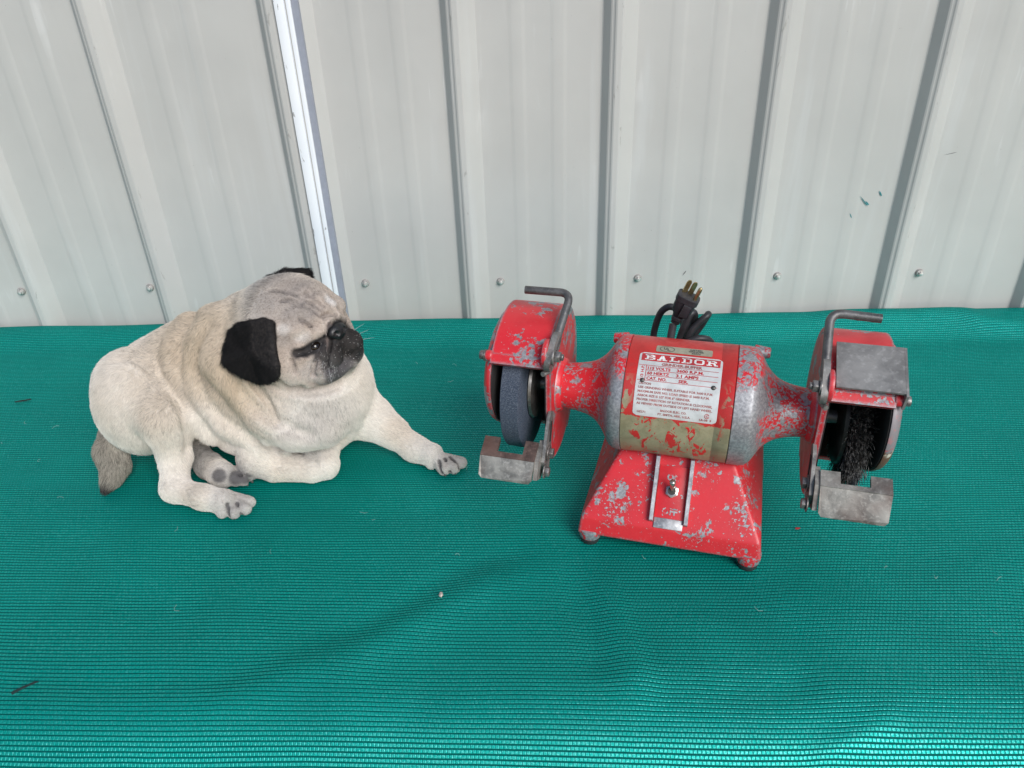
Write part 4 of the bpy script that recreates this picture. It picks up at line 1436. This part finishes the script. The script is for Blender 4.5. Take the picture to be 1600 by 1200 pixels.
# far foreleg, stretched out to the right
add_chain([(A(540, 630, .822), .040), (A(578, 653, .815), .0260), (A(612, 675, .806), .0175), (B(646, 700, .0175), .0140), (B(674, 711, .0160), .0150)], 0.014)
for x2, y2, r in ((672, 728, .0070), (692, 736, .0080), (707, 734, .0080), (718, 726, .0078)):
    add_chain([(B(680, 715, .0145), .0085), (B(x2+2, y2-3, .0090), r*.96)], 0.0018)
# tail
add_chain([(A(176, 682, .798), .016), (B(174, 706, .034), .0165), (B(180, 728, .021), .0140), (B(174, 748, .012), .0085), (B(166, 764, .006), .0045)], 0.012)

# folds of loose skin
for pl_, r, sink in (([(330, 500), (318, 540), (316, 580), (332, 622), (360, 655), (400, 680)], .016, .012),
                     ([(296, 510), (284, 550), (284, 590), (300, 632), (332, 672)], .015, .013),
                     ([(372, 575), (388, 612), (420, 650), (462, 672), (505, 672)], .017, .013),
                     ([(345, 500), (338, 525), (346, 565), (362, 590)], .017, .013)):
    ridge(tr(pl_, sink), r, 0.018)
for pl_, r in (([(322, 508), (308, 545), (304, 580), (318, 625), (346, 655), (384, 682), (430, 695)], .0070),
               ([(283, 530), (273, 570), (280, 615), (310, 660), (350, 695)], .0070),
               ([(188, 560), (212, 560), (236, 576), (258, 600), (280, 630), (291, 660), (296, 700)], .0065),
               ([(356, 580), (372, 612), (400, 640), (436, 662), (480, 680)], .0060)):
    groove(tr(pl_), r, 0.012)
# throat creases
for pl_ in ([(388, 592), (410, 612), (425, 640)], [(404, 594), (432, 608), (470, 606)], [(420, 602), (445, 616), (478, 614)], [(398, 604), (420, 630), (432, 660)]):
    groove(tr(pl_), .0036, 0.005)
groove(tr([(432, 598), (455, 606), (480, 610), (505, 608), (528, 600), (546, 584)], .003), .0075, 0.006)                        # under the jaw
# face: wrinkles, muzzle lines, eye slit, nostril
FACE = [[(422, 453), (443, 455), (465, 462), (485, 473)], [(457, 473), (476, 479), (490, 486), (505, 495)], [(485, 473), (498, 481), (507, 490)],
        [(440, 470), (455, 468), (470, 474)], [(478, 458), (492, 466), (505, 478)],
        [(505, 494), (514, 491), (526, 491)], [(507, 526), (500, 545), (496, 562), (492, 585)], [(514, 508), (513, 525), (513, 545), (510, 572)],
        [(455, 563), (459, 572), (460, 582)], [(470, 500), (482, 506), (490, 516)]]
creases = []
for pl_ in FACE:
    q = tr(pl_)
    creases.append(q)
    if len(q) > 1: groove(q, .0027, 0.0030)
# the loose fold that runs from the nose roll down beside the muzzle, with a deep crease on each side
strip = tr([(512, 506), (509, 520), (505, 538), (502, 556), (500, 578)], .0022)
ridge(strip, .0056, 0.003)
L1 = tr([(505, 522), (500, 538), (495, 558), (489, 584)], .0010)
L2 = tr([(516, 508), (515, 520), (514, 535), (514, 552), (511, 580)], .0016)
groove(L1, .0030, 0.0025)
groove(L2, .0036, 0.0025)
# brow over the eye and bag under it
ridge(tr([(466, 541), (480, 528), (496, 518)], .0030), .0062, 0.006)
ridge(tr([(470, 559), (486, 556), (498, 545)], .0022), .0042, 0.005)
mouth = tr([(556, 548), (548, 556), (540, 566), (528, 574), (515, 578)])
if len(mouth) > 1: groove(mouth, .0015, 0.004)
EYE = trace(492, 542)
slit = tr([(464, 552), (476, 550), (490, 543), (503, 529)])
groove(slit, .0040, 0.0025)
for l in (5.5, -5.5):
    c = hd(75, l, -1)
    sl, P = region(c-.004, c+.004, 0.004)
    D[sl] = smax(D[sl], -d_ell(P, c, (.005, .0024, .0032), HM), 0.002)

# gaps between the toes
toes = []
for pl_ in ([(355, 788), (357, 806)], [(370, 786), (377, 803)], [(686, 720), (690, 738)], [(695, 717), (703, 737)], [(703, 714), (717, 731)], [(366, 748), (377, 762)], [(374, 742), (389, 753)]):
    q = tr(pl_, .0005)
    if len(q) > 1:
        groove(q, .0020, 0.002)
        toes.append(q)
# ears: near one hangs over the cheek, far one shows above the crown
EARPIX = [(364, 521), (375, 512), (395, 507), (410, 504), (421, 507), (424, 528), (426, 550), (431, 572), (431, 584), (420, 591), (406, 593), (383, 583), (365, 573), (355, 564), (357, 544)]
earP = []
for x, y in EARPIX:
    q = trace(x, y, -.002)
    toc_ = (CAMP-q)/np.linalg.norm(CAMP-q)
    earP.append(q+toc_*(.003+.010*max(0, (y-505)/88)))
earC = np.mean(earP, 0)+(CAMP-earP[0])/np.linalg.norm(CAMP-earP[0])*.004
e1, e2, e3, e4 = earP[3], earP[13], earP[10], earP[8]
ear_tris = [(earC, a, b) for a, b in zip(earP, earP[1:]+earP[:1])]
f0, f1, f2, f3 = A(446, 427, .832), A(424, 437, .832), A(478, 427, .845), A(484, 446, .862)
ear_tris_far = [(f0, f1, f2), (f1, f3, f2), (f1, A(440, 450, .86), f3)]
def ear_d(P, tris):
    d = None
    for a, b, c in tris:
        q = d_tri(P, a, b, c, 0.0046)
        d = q if d is None else smin(d, q, 0.002)
    return d
for tris in (ear_tris, ear_tris_far):
    A_ = np.array([p for t_ in tris for p in t_])
    sl, P = region(A_.min(0)-.006, A_.max(0)+.006, 0.008)
    D[sl] = smin(D[sl], ear_d(P, tris), 0.004)
# it rests on the cloth
D = np.maximum(D, (0.0012-gz)[None, None, :])

def surface_nets(D):
    s = D < 0
    c = [(i, j, k) for i in (0, 1) for j in (0, 1) for k in (0, 1)]
    n = np.array(D.shape)-1
    cnt = np.zeros(n, np.uint8)
    for i, j, k in c:
        cnt += s[i:n[0]+i, j:n[1]+j, k:n[2]+k]
    act = (cnt > 0) & (cnt < 8)
    I = np.argwhere(act)
    val = np.stack([D[I[:, 0]+i, I[:, 1]+j, I[:, 2]+k] for i, j, k in c], 1)
    off = np.array(c, float)
    acc = np.zeros((len(I), 3)); w = np.zeros(len(I))
    for a in range(8):
        for b in range(a+1, 8):
            if np.abs(off[a]-off[b]).sum() != 1: continue
            va, vb = val[:, a], val[:, b]
            m_ = (va < 0) != (vb < 0)
            t = np.where(m_, va/(va-vb+1e-12), 0)
            acc += np.where(m_[:, None], off[a]+(off[b]-off[a])*t[:, None], 0)
            w += m_
    V = LO+VOX*(I+acc/w[:, None])
    idx = np.full(n, -1, np.int64)
    idx[act] = np.arange(len(I))
    F_ = []
    for ax in range(3):
        u, v = [(1, 2), (2, 0), (0, 1)][ax]
        sa = [slice(None)]*3; sb = [slice(None)]*3
        sa[ax] = slice(0, -1); sb[ax] = slice(1, None)
        x = s[tuple(sa)] != s[tuple(sb)]
        E_ = np.argwhere(x)
        E_ = E_[(E_[:, u] > 0) & (E_[:, v] > 0) & (E_[:, u] < n[u]) & (E_[:, v] < n[v])]
        flip = s[tuple(sa)][tuple(E_.T)]
        def cell(du, dv):
            q = E_.copy(); q[:, u] -= du; q[:, v] -= dv
            return idx[tuple(q.T)]
        Q = np.stack([cell(1, 1), cell(0, 1), cell(0, 0), cell(1, 0)], 1)
        Q[~flip] = Q[~flip][:, ::-1]
        F_.append(Q)
    return V, np.concatenate(F_)
BV, BF = surface_nets(D)
# keep the largest connected piece's neighbourhood smooth: a few rounds of averaging
def smooth(V, F_, it, lam=0.5):
    e = np.concatenate([F_[:, [0, 1]], F_[:, [1, 2]], F_[:, [2, 3]], F_[:, [3, 0]]])
    e = np.concatenate([e, e[:, ::-1]])
    deg = np.bincount(e[:, 0], minlength=len(V))[:, None]
    for _ in range(it):
        acc = np.stack([np.bincount(e[:, 0], weights=V[e[:, 1], k], minlength=len(V)) for k in range(3)], 1)
        V = V+lam*(acc/np.maximum(deg, 1)-V)
    return V
BV = smooth(BV, BF, 2)
me = bpy.data.meshes.new('body')
me.from_pydata(BV.tolist(), [], BF.tolist())
me.update()
NRM = np.zeros(len(BV)*3, np.float32)
me.vertices.foreach_get('normal', NRM)
NRM = NRM.reshape(-1, 3).astype(float)

# ---- coat colours, by place on the body
CREAM = arr(.76, .72, .665)
TAN = arr(.56, .46, .345)
GREY = arr(.30, .285, .275)
SOOT = arr(.030, .029, .031)
col = np.tile(CREAM, (len(BV), 1))
dark = np.zeros(len(BV))                                             # share of dark hairs
def blob(c, r, soft=0.5):
    d = np.linalg.norm((BV-np.asarray(c))/np.asarray(r), axis=1)
    t = np.clip((1+soft-d)/(2*soft), 0, 1)
    return t*t*(3-2*t)
def paint(w, c, amt):
    global col
    w = (w*amt)[:, None]
    col = col*(1-w)+np.asarray(c)*w
vn = np.sin(BV[:, 0]*61+BV[:, 2]*47)*np.sin(BV[:, 1]*53-BV[:, 0]*29)*0.5+0.5
paint(np.clip((BV[:, 2]-.07)/.10, 0, 1)*np.clip((-.33-BV[:, 0])/.05, 0, 1)*np.clip((BV[:, 0]+.56)/.1, 0, 1), TAN, .55)
paint(vn, TAN, .25)
for x, y, r, a in ((330, 545, .055, .60), (400, 610, .040, .55), (290, 520, .055, .50), (375, 640, .040, .35), (300, 585, .035, .40), (360, 600, .035, .45), (265, 500, .04, .35), (255, 640, .025, .30), (620, 672, .02, .3), (450, 738, .025, .3), (300, 775, .02, .35)):
    p = trace(x, y)
    if p is not None: paint(blob(p, (r, r, r)), TAN, a)
for x, y, r, c, a in ((480, 560, .018, arr(.55, .45, .39), .5), (425, 455, .03, arr(.30, .26, .23), .45), (465, 455, .022, arr(.28, .24, .21), .45), (460, 640, .045, GREY*1.5, .30), (520, 660, .035, GREY*1.6, .28), (250, 600, .03, arr(.7, .62, .52), .3),
                      (372, 455, .028, GREY, .55), (395, 440, .026, GREY, .55), (420, 435, .022, GREY*1.1, .45), (330, 475, .03, GREY*1.4, .35),
                      (455, 490, .030, GREY*1.7, .45), (470, 470, .024, GREY*1.5, .5), (440, 520, .022, GREY*1.7, .4), (480, 495, .016, GREY, .5), (500, 480, .014, GREY*1.3, .5),
                      (470, 575, .022, arr(.62, .52, .48), .4), (440, 560, .018, arr(.70, .62, .55), .4), (500, 600, .012, arr(.42, .27, .24), .5)):
    p = trace(x, y)
    if p is not None: paint(blob(p, (r, r, r)), c, a)
hw_ = blob(hd(22, 0, 0), (.060, .070, .064), .35)
paint(hw_, arr(.42, .33, .265), .78)
for f_, l_, u_, r_, a_ in ((40, 22, 34, .020, .55), (30, 0, 48, .022, .4), (48, 10, 26, .014, .5), (10, 30, 44, .022, .45), (30, 44, 12, .014, .45), (50, 30, 6, .009, .6)):
    paint(blob(hd(f_, l_, u_), (r_*.001*1000, r_, r_*.7), .6), GREY*.9, a_)
paint(blob(hd(36, 40, 22), (.010, .010, .006), .5), arr(.8, .78, .75), .6)
paint(blob(hd(48, 34, 10), (.010, .008, .008), .5), arr(.8, .78, .75), .55)
# mask of the muzzle
mz = np.maximum.reduce([blob(hd(64, 17*s, -22), (.023, .023, .027), .22) for s in (1, -1)]+[blob(hd(64, 0, -6), (.020, .022, .020), .25)])
paint(mz, SOOT*.5, .98)
flew = blob(hd(60, 32, -34), (.020, .018, .020), .5)
paint(flew*mz, GREY, .22)
paint(blob(hd(54, 10, -44), (.024, .026, .014), .4), GREY*.35, .85)
for s_ in (1, -1): paint(blob(hd(57, 24*s_, -36), (.016, .015, .018), .35), SOOT*1.5, .8)
def paint_line(q, c, r, amt):
    d = np.minimum.reduce([d_cone(BV.astype(np.float32), a, b, 0, 0) for a, b in zip(q, q[1:])])
    paint(np.clip((r-d)/(r*.4), 0, 1), c, amt)
for px_, py_, r_ in ((490, 566, .010), (484, 580, .012), (496, 590, .010)):
    p = trace(px_, py_)
    if p is not None: paint(blob(p, (r_, r_, r_), .35), arr(.50, .44, .40), .8)
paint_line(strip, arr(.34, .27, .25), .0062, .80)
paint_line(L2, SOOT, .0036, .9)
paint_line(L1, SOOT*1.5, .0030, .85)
nose = blob(hd(68, 0, -1), (.012, .017, .012), .15)
p = trace(516, 470); paint(blob(p, (.008, .008, .007), .5), arr(.72, .70, .68), .7)
paint(nose, SOOT*.7, 1.0)
for px_, py_, r_ in ((530, 580, .010), (518, 586, .009), (542, 570, .009)):
    p = trace(px_, py_)
    if p is not None: paint(blob(p, (r_, r_, r_), .4), SOOT*3, .7)
for a, b in zip(slit, slit[1:]):
    d = d_cone(BV.astype(np.float32), a, b, 0, 0)
    paint(np.clip((.0080-d)/.0035, 0, 1), SOOT*.8, .95)
p = trace(491, 540); paint(blob(p, (.0125, .0125, .0095), .35), SOOT, .85)
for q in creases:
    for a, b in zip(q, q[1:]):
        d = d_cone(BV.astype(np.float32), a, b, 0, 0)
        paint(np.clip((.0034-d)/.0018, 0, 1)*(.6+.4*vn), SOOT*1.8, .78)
# ears
for tris in (ear_tris, ear_tris_far):
    d = ear_d(BV.astype(np.float32), tris)
    e_ = np.clip(1-(d-.0010)/.0026, 0, 1)
    paint(e_, SOOT*.40, 1.0)
    dark = np.maximum(dark, e_)
# paws and tail
for p, r, a in ((B(368, 796, .01), .022, .75), (B(703, 729, .01), .022, .55), (B(378, 748, .015), .024, .85), (B(496, 704, .036), .014, .8)):
    paint(blob(p, (r, r, r), .8), GREY*.95, a)
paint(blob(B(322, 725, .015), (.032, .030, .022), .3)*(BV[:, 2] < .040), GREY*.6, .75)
for p, r in ((B(340, 744, .03), .010), (B(368, 746, .02), .009), (B(384, 750, .02), .008)):
    paint(blob(p, (r, r, r), .3), SOOT*2.5, .85)
for q in toes: paint_line(q, SOOT*2, .0030, .85)
tl = np.maximum(blob(B(178, 728, .02), (.034, .034, .034), .35), blob(B(172, 752, .012), (.02, .02, .02), .4))
tld = np.minimum.reduce([d_cone(BV.astype(np.float32), a_, b_, 0, 0) for a_, b_ in ((A(163, 683, .795), B(172, 705, .036)), (B(172, 705, .036), B(180, 732, .022)), (B(180, 732, .022), B(166, 764, .006)))])
tl = np.clip((.030-tld)/.006, 0, 1)*np.clip((.072-BV[:, 2])/.012, 0, 1)*np.clip((-.505-BV[:, 0])/.01, 0, 1)
paint(tl, arr(.27, .245, .20), .85)
paint(blob(B(166, 764, .005), (.010, .010, .010), .5), SOOT, .95)
col = np.clip(col, .004, 1)

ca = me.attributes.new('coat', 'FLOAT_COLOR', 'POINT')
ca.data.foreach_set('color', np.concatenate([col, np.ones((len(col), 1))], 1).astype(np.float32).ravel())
t = NT('dog_skin')
at = t.n('ShaderNodeAttribute', attribute_name='coat')
nn = t.noise(t.coord(), 300, 3, 0.6)
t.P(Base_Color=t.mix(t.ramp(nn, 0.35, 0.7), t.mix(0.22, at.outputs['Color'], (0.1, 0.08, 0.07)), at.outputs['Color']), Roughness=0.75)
t.b.inputs['Specular IOR Level'].default_value = 0.2
t.bump(nn, 0.25, 0.0006)
dog = empty('pug_dog', (-0.36, 0.80, 0))
tag(dog, 'fawn pug with black ears lying on the green cloth, paw stretched out', 'dog')
body = put('body', me, t.m, None, True, None)
body.parent = dog
body.matrix_parent_inverse = Matrix.Translation((0.36, -0.80, 0))

# ---- short fur
G = []                                                               # combing guides: (place, direction)
def guide(p, d): G.append((np.asarray(p, float), np.asarray(d, float)/np.linalg.norm(d)))
for x in (-.58, -.5, -.42, -.36): guide((x, .86, .17), (-1, 0, -.15))
for x in (-.5, -.42, -.36): guide((x, .76, .10), (-.8, -.1, -.7))
guide((-.60, .84, .10), (-.3, 0, -1)); guide(A(215, 600, .76), (-.5, 0, -1)); guide(A(215, 690, .75), (-.2, 0, -1)); guide(A(270, 700, .72), (0, 0, -1))
guide(B(300, 770, .03), (1, -.15, -.1)); guide(B(360, 785, .03), (1, -.2, -.3)); guide(B(345, 740, .03), (1, 0, -.2))
guide(A(340, 540, .76), (-.5, -.1, -1)); guide(A(330, 640, .74), (-.3, 0, -1)); guide(A(400, 640, .74), (-.1, -.1, -1)); guide(A(470, 640, .74), (.1, -.2, -1)); guide(A(530, 640, .76), (.3, -.2, -1))
guide(B(440, 725, .04), (1, 0, -.2)); guide(B(510, 725, .04), (.5, 0, -.8))
guide(A(600, 665, .79), (1, 0, -.6)); guide(B(660, 700, .03), (1, -.1, -.4)); guide(B(700, 720, .02), (1, -.2, -.4))
guide(hd(30, 0, 50), -HF); guide(hd(-30, 10, 45), -HF-.4*HU); guide(hd(40, 45, 0), -HF+.2*HL); guide(hd(20, 58, -20), -HF-.3*HU); guide(hd(0, 50, 20), -HF-.4*HU)
guide(hd(60, 30, -20), -HF*.3+HL-HU*.6); guide(hd(62, 10, -40), -HU-.3*HF); guide(hd(45, 20, 25), -HF+HU*.5); guide(hd(66, -20, -25), -HL-HU*.5)
guide((np.array(e2)+np.array(e3))/2, (.1, 0, -1)); guide(e1, (-.2, 0, -1)); guide(e4, (.2, 0, -1)); guide(f2, HF-HL)
guide(B(175, 710, .05), (0, -.1, -1)); guide(B(170, 750, .02), (-.2, -.5, -.4)); guide(B(168, 735, .03), (0, -.4, -1))
GP = np.array([g[0] for g in G]); GD = np.array([g[1] for g in G])

tri = np.concatenate([BF[:, [0, 1, 2]], BF[:, [0, 2, 3]]])
ar = 0.5*np.linalg.norm(np.cross(BV[tri[:, 1]]-BV[tri[:, 0]], BV[tri[:, 2]]-BV[tri[:, 0]]), axis=1)
ctr = BV[tri].mean(1)
ar = ar*(ctr[:, 2] > .004)
NH_ = 380000
pick = rng.choice(len(tri), NH_, p=ar/ar.sum())
u = rng.random(NH_); v = rng.random(NH_)
sw_ = u+v > 1
u[sw_], v[sw_] = 1-u[sw_], 1-v[sw_]
w3 = np.stack([1-u-v, u, v], 1)[..., None]
root_p = (BV[tri[pick]]*w3).sum(1)
root_n = (NRM[tri[pick]]*w3).sum(1); root_n /= np.linalg.norm(root_n, axis=1)[:, None]+1e-9
root_c = (col[tri[pick]]*w3).sum(1)
nz = (np.asarray(nose)[tri[pick]]*w3[..., 0]).sum(1)
eyw = np.linalg.norm(root_p-EYE, axis=1)
keep = (nz < .35) & (eyw > .0036)
root_p, root_n, root_c = root_p[keep], root_n[keep], root_c[keep]
n_h = len(root_p)
flow = np.zeros((n_h, 3)); ws = np.zeros(n_h)
for p, d in zip(GP, GD):
    w_ = 1/(np.linalg.norm(root_p-p, axis=1)**3+1e-6)
    flow += w_[:, None]*d; ws += w_
flow /= ws[:, None]
cn = np.stack([np.sin(root_p[:, 1]*210+root_p[:, 2]*160), np.sin(root_p[:, 2]*190+root_p[:, 0]*170), np.sin(root_p[:, 0]*200+root_p[:, 1]*140)], 1)
flow = flow+cn*.16+rng.normal(0, .17, (n_h, 3))
flow -= root_n*(flow*root_n).sum(1)[:, None]
flow /= np.linalg.norm(flow, axis=1)[:, None]+1e-9
hdist = np.linalg.norm(root_p-hd(30, 0, -5), axis=1)
length = np.where(hdist < .075, .0021, .0070)
length = length+np.clip((hdist-.07)/.03, 0, 1)*0.0005
length = np.minimum(length, .0040+.0035*np.clip((root_p[:, 2]-.02)/.04, 0, 1))
for pp_ in (B(366, 794, .01), B(700, 728, .01), B(376, 748, .015)):
    q_ = np.clip((np.linalg.norm(root_p-pp_, axis=1)-.018)/.034, 0, 1)
    length = np.minimum(length, .0022+(length-.0022)*q_)
tailw = (np.linalg.norm(root_p-B(178, 728, .02), axis=1) < .045) & (root_p[:, 2] < .062) & (root_p[:, 0] < -.50)
for pp_ in (trace(410, 612), trace(440, 612), trace(425, 640)):
    length = np.where(np.linalg.norm(root_p-pp_, axis=1) < .028, np.minimum(length, .0032), length)
length = np.where(tailw, .008, length)
mzd = np.minimum(np.linalg.norm(root_p-hd(62, 15, -25), axis=1), np.linalg.norm(root_p-hd(62, -15, -25), axis=1))
length = np.where(mzd < .026, .0022, length)
length = length*rng.uniform(.6, 1.15, n_h)
lift = np.clip(.30+rng.normal(0, .10, n_h), .06, .7)[:, None]
L_ = length[:, None]
p0 = root_p-root_n*.0006
p1 = root_p+(flow*.33+root_n*lift*.33)*L_
p2 = root_p+(flow*.68+root_n*lift*.55)*L_
p3 = root_p+(flow*1.0+root_n*lift*.62)*L_
pos = np.stack([p0, p1, p2, p3], 1)
pos[..., 2] = np.maximum(pos[..., 2], .0010)
hv = rng.normal(1.0, .10, (n_h, 1))
hc = np.clip(root_c*hv*1.08, .003, .95)
# grizzle: pale hairs in the dark mask, dark tips in the grey and tail
lum = root_c.mean(1)
lowflew = np.linalg.norm((root_p-hd(56, 30, -34))/arr(1, 1, 1), axis=1)
pale = (rng.random(n_h) < np.where(lowflew < .018, .24, .03)) & (mzd < .040) & (lum < .5)
hc[pale] = rng.uniform(.35, .65, (pale.sum(), 1))*arr(1, .98, .95)
dk = (rng.random(n_h) < .10) & (lum > .12) & (lum < .62)
dk |= (rng.random(n_h) < .22) & (np.linalg.norm((root_p-hd(22, 0, 8)), axis=1) < .068) & (lum > .12)
hc[dk] *= .45
hc[(rng.random(n_h) < .22) & tailw] *= .4
hcv = bpy.data.hair_curves.new('fur')
hcv.add_curves([4]*n_h)
hcv.attributes['position'].data.foreach_set('vector', pos.astype(np.float32).ravel())
ra = hcv.attributes.get('radius') or hcv.attributes.new('radius', 'FLOAT', 'POINT')
ra.data.foreach_set('value', np.tile(np.array([.00013, .00012, .00009, .00003], np.float32), n_h))
hca = hcv.attributes.new('coat', 'FLOAT_COLOR', 'CURVE')
hca.data.foreach_set('color', np.concatenate([hc, np.ones((n_h, 1))], 1).astype(np.float32).ravel())
t = NT('fur_strand')
at = t.n('ShaderNodeAttribute', attribute_name='coat')
t.P(Base_Color=at.outputs['Color'], Roughness=0.6)
t.b.inputs['Specular IOR Level'].default_value = 0.12
hcv.materials.append(t.m)
fur = bpy.data.objects.new('fur', hcv)
C.objects.link(fur)
fur.parent = dog
fur.matrix_parent_inverse = Matrix.Translation((0.36, -0.80, 0))
tag(fur, kind='stuff')

def dogpart(name, bm, mat, angle=60, bevel=0.0):
    o = bput(name, bm, mat, dog, angle=angle, bevel=bevel)
    o.matrix_parent_inverse = Matrix.Translation((0.36, -0.80, 0))
    return o
# eyes: dark and glossy, half closed
eyem = NT('eye_gloss')
eyem.P(Base_Color=eyem.mix(eyem.ramp(eyem.noise(eyem.coord(), 200), 0.3, 0.7), (0.006, 0.004, 0.003), (0.014, 0.009, 0.006)), Roughness=0.06)
toc = (CAMP-EYE)/np.linalg.norm(CAMP-EYE)
for s in (1, -1):
    c = EYE-toc*.0094 if s == 1 else hd(40, -36, -6)
    bm = bmesh.new()
    bmesh.ops.create_uvsphere(bm, u_segments=28, v_segments=18, radius=.0078, matrix=Matrix.Translation(Vector(c)))
    dogpart('eye', bm, eyem.m)
# nose leather
nm = NT('nose_leather')
nn_ = nm.noise(nm.coord(), 900, 2, 0.5)
nm.P(Base_Color=(0.009, 0.009, 0.010), Roughness=0.38)
nm.bump(nn_, 0.5, 0.0005)
bm = bmesh.new()
bmesh.ops.create_icosphere(bm, subdivisions=4, radius=1.0)
for v_ in bm.verts:
    f_, l_, u_ = v_.co
    w_ = 1-0.22*max(0, -u_)                                          # narrower below
    q = [f_*8.6, l_*13.6*w_, u_*10.6]
    for sg in (1, -1):                                               # comma nostrils and the groove between
        dd = math.hypot((l_-sg*.46)/.26, (u_+.02)/.34)
        if f_ > 0: q[0] -= 5.2*max(0, 1-dd)**0.8
    if f_ > 0: q[0] -= 1.2*math.exp(-(l_/.07)**2)
    v_.co = Vector(hd(67+q[0], q[1], -1+q[2]))
dogpart('nose', bm, nm.m)
# claws
claw = plain('claw_horn', (0.10, 0.085, 0.08), 0.35)
for (x, y, dx, dy) in ((694, 740, 2, 4), (709, 738, 3, 3), (720, 729, 4, 2), (658, 720, 0, 7), (349, 804, 1, 3), (367, 806, 2, 2), (386, 798, 4, 2), (391, 752, 4, 2), (384, 757, 3, 2)):
    a, b = B(x, y-3, .0075), B(x+dx, y+dy, .0030)
    bm = bmesh.new()
    bm_tube(bm, [a, a*.5+b*.5+arr(0, 0, .0012), b], [.0028, .0024, .0010], 10)
    dogpart('claw', bm, claw)
# whiskers
wk = plain('whisker', (0.5, 0.5, 0.5), 0.4)
for l, uu, dl, du in ((30, -22, 30, -2), (32, -28, 32, -12), (28, -34, 26, -20), (-24, -20, -26, 6), (-26, -26, -30, -4), (-22, -14, -22, 12)):
    a = hd(64, l*.95, uu)
    b = a+HL*dl*.0006+HU*du*.0006+HF*.014
    bm = bmesh.new()
    bm_tube(bm, [a, (a+b)/2+HU*.001, b], [.00018, .00015, .00006], 5)
    dogpart('whisker', bm, wk)

# ------------------------------------------------------------------ litter on the cloth
def scrap(name, px, py, pts, h, mat, label, cat):
    c = B(px, py)
    bm = bmesh.new()
    v = [(p[0]*.001, p[1]*.001, 0) for p in pts]
    bm_prism(bm, v, (0, 0, h))
    o = bput(name, bm, mat, None, bevel=min(.0003, h*.3))
    o.location = (c[0], c[1], 0.0012)
    tag(o, label, cat)
    return o
crumb = plain('crumb_stone', (0.45, 0.38, 0.34), 0.6, 0, 0.5, 400)
bm = bmesh.new()
bmesh.ops.create_icosphere(bm, subdivisions=2, radius=.0026)
for v_ in bm.verts:
    q = v_.co
    v_.co = Vector((q.x*.8, q.y*1.2, q.z*.8))*(1+.25*math.sin(q.x*1900+q.y*1300)*math.sin(q.z*1700+1))
o = bput('pebble', bm, crumb, None)
p = B(690, 937)
o.location = (p[0], p[1], .0075)
tag(o, 'tiny pale pebble lying alone on the green cloth before the grinder', 'pebble')
darks = plain('dark_bark', (0.012, 0.014, 0.014), 0.7)
scrap('bark_scrap', 36, 628, [(-10, -3), (-2, -1), (11, 4), (9, 5), (-3, 1), (-11, -2)], .0012, darks, 'thin dark bark scrap on the cloth left of the pug', 'scrap')
scrap('leaf_scrap', 40, 1074, [(-9, -7), (-2, -1), (7, 5), (10, 5), (4, 1), (-4, -6), (-7, -9)], .0012, plain('dark_leaf', (0.008, 0.03, 0.03), 0.7), 'dark curled leaf scrap near the front left of the table', 'scrap')
scrap('paint_flake', 1246, 827, [(-3, -1), (0, -1.4), (3, 0), (2, 1.2), (-2, 1)], .0006, plain('red_flake', (0.45, 0.02, 0.03), 0.5), 'tiny red paint flake on the cloth under the wire brush', 'flake')
scrap('green_leaf', 1012, 566, [(-9, 6), (-3, 4), (6, -3), (10, -8), (3, -5), (-6, 1)], .0010, plain('leaf_green', (0.01, 0.16, 0.07), 0.5), 'small green leaf scrap beside the black power cord', 'leaf')

# loose lint and shed hairs caught in the knit: too small to count
bm = bmesh.new()
for k in range(40):
    x, y = rng.uniform(-.75, .65), rng.uniform(.47, 1.1)
    a_, L_ = rng.uniform(0, math.pi), rng.uniform(.003, .010)
    c_ = rng.normal(0, .0016)
    p0 = Vector((x, y, .0022+rng.uniform(0, .002)))
    d0 = Vector((math.cos(a_), math.sin(a_), 0)); n0 = Vector((-d0.y, d0.x, 0))
    bm_tube(bm, [p0, p0+d0*L_*.35+n0*c_, p0+d0*L_*.7+n0*c_*.8+Vector((0, 0, .0006)), p0+d0*L_], .00016, 4)
tag(bput('lint', bm, plain('lint_fibre', (0.35, 0.50, 0.46), 0.7), None), 'loose lint and shed hairs scattered over the green cloth', 'lint', kind='stuff')
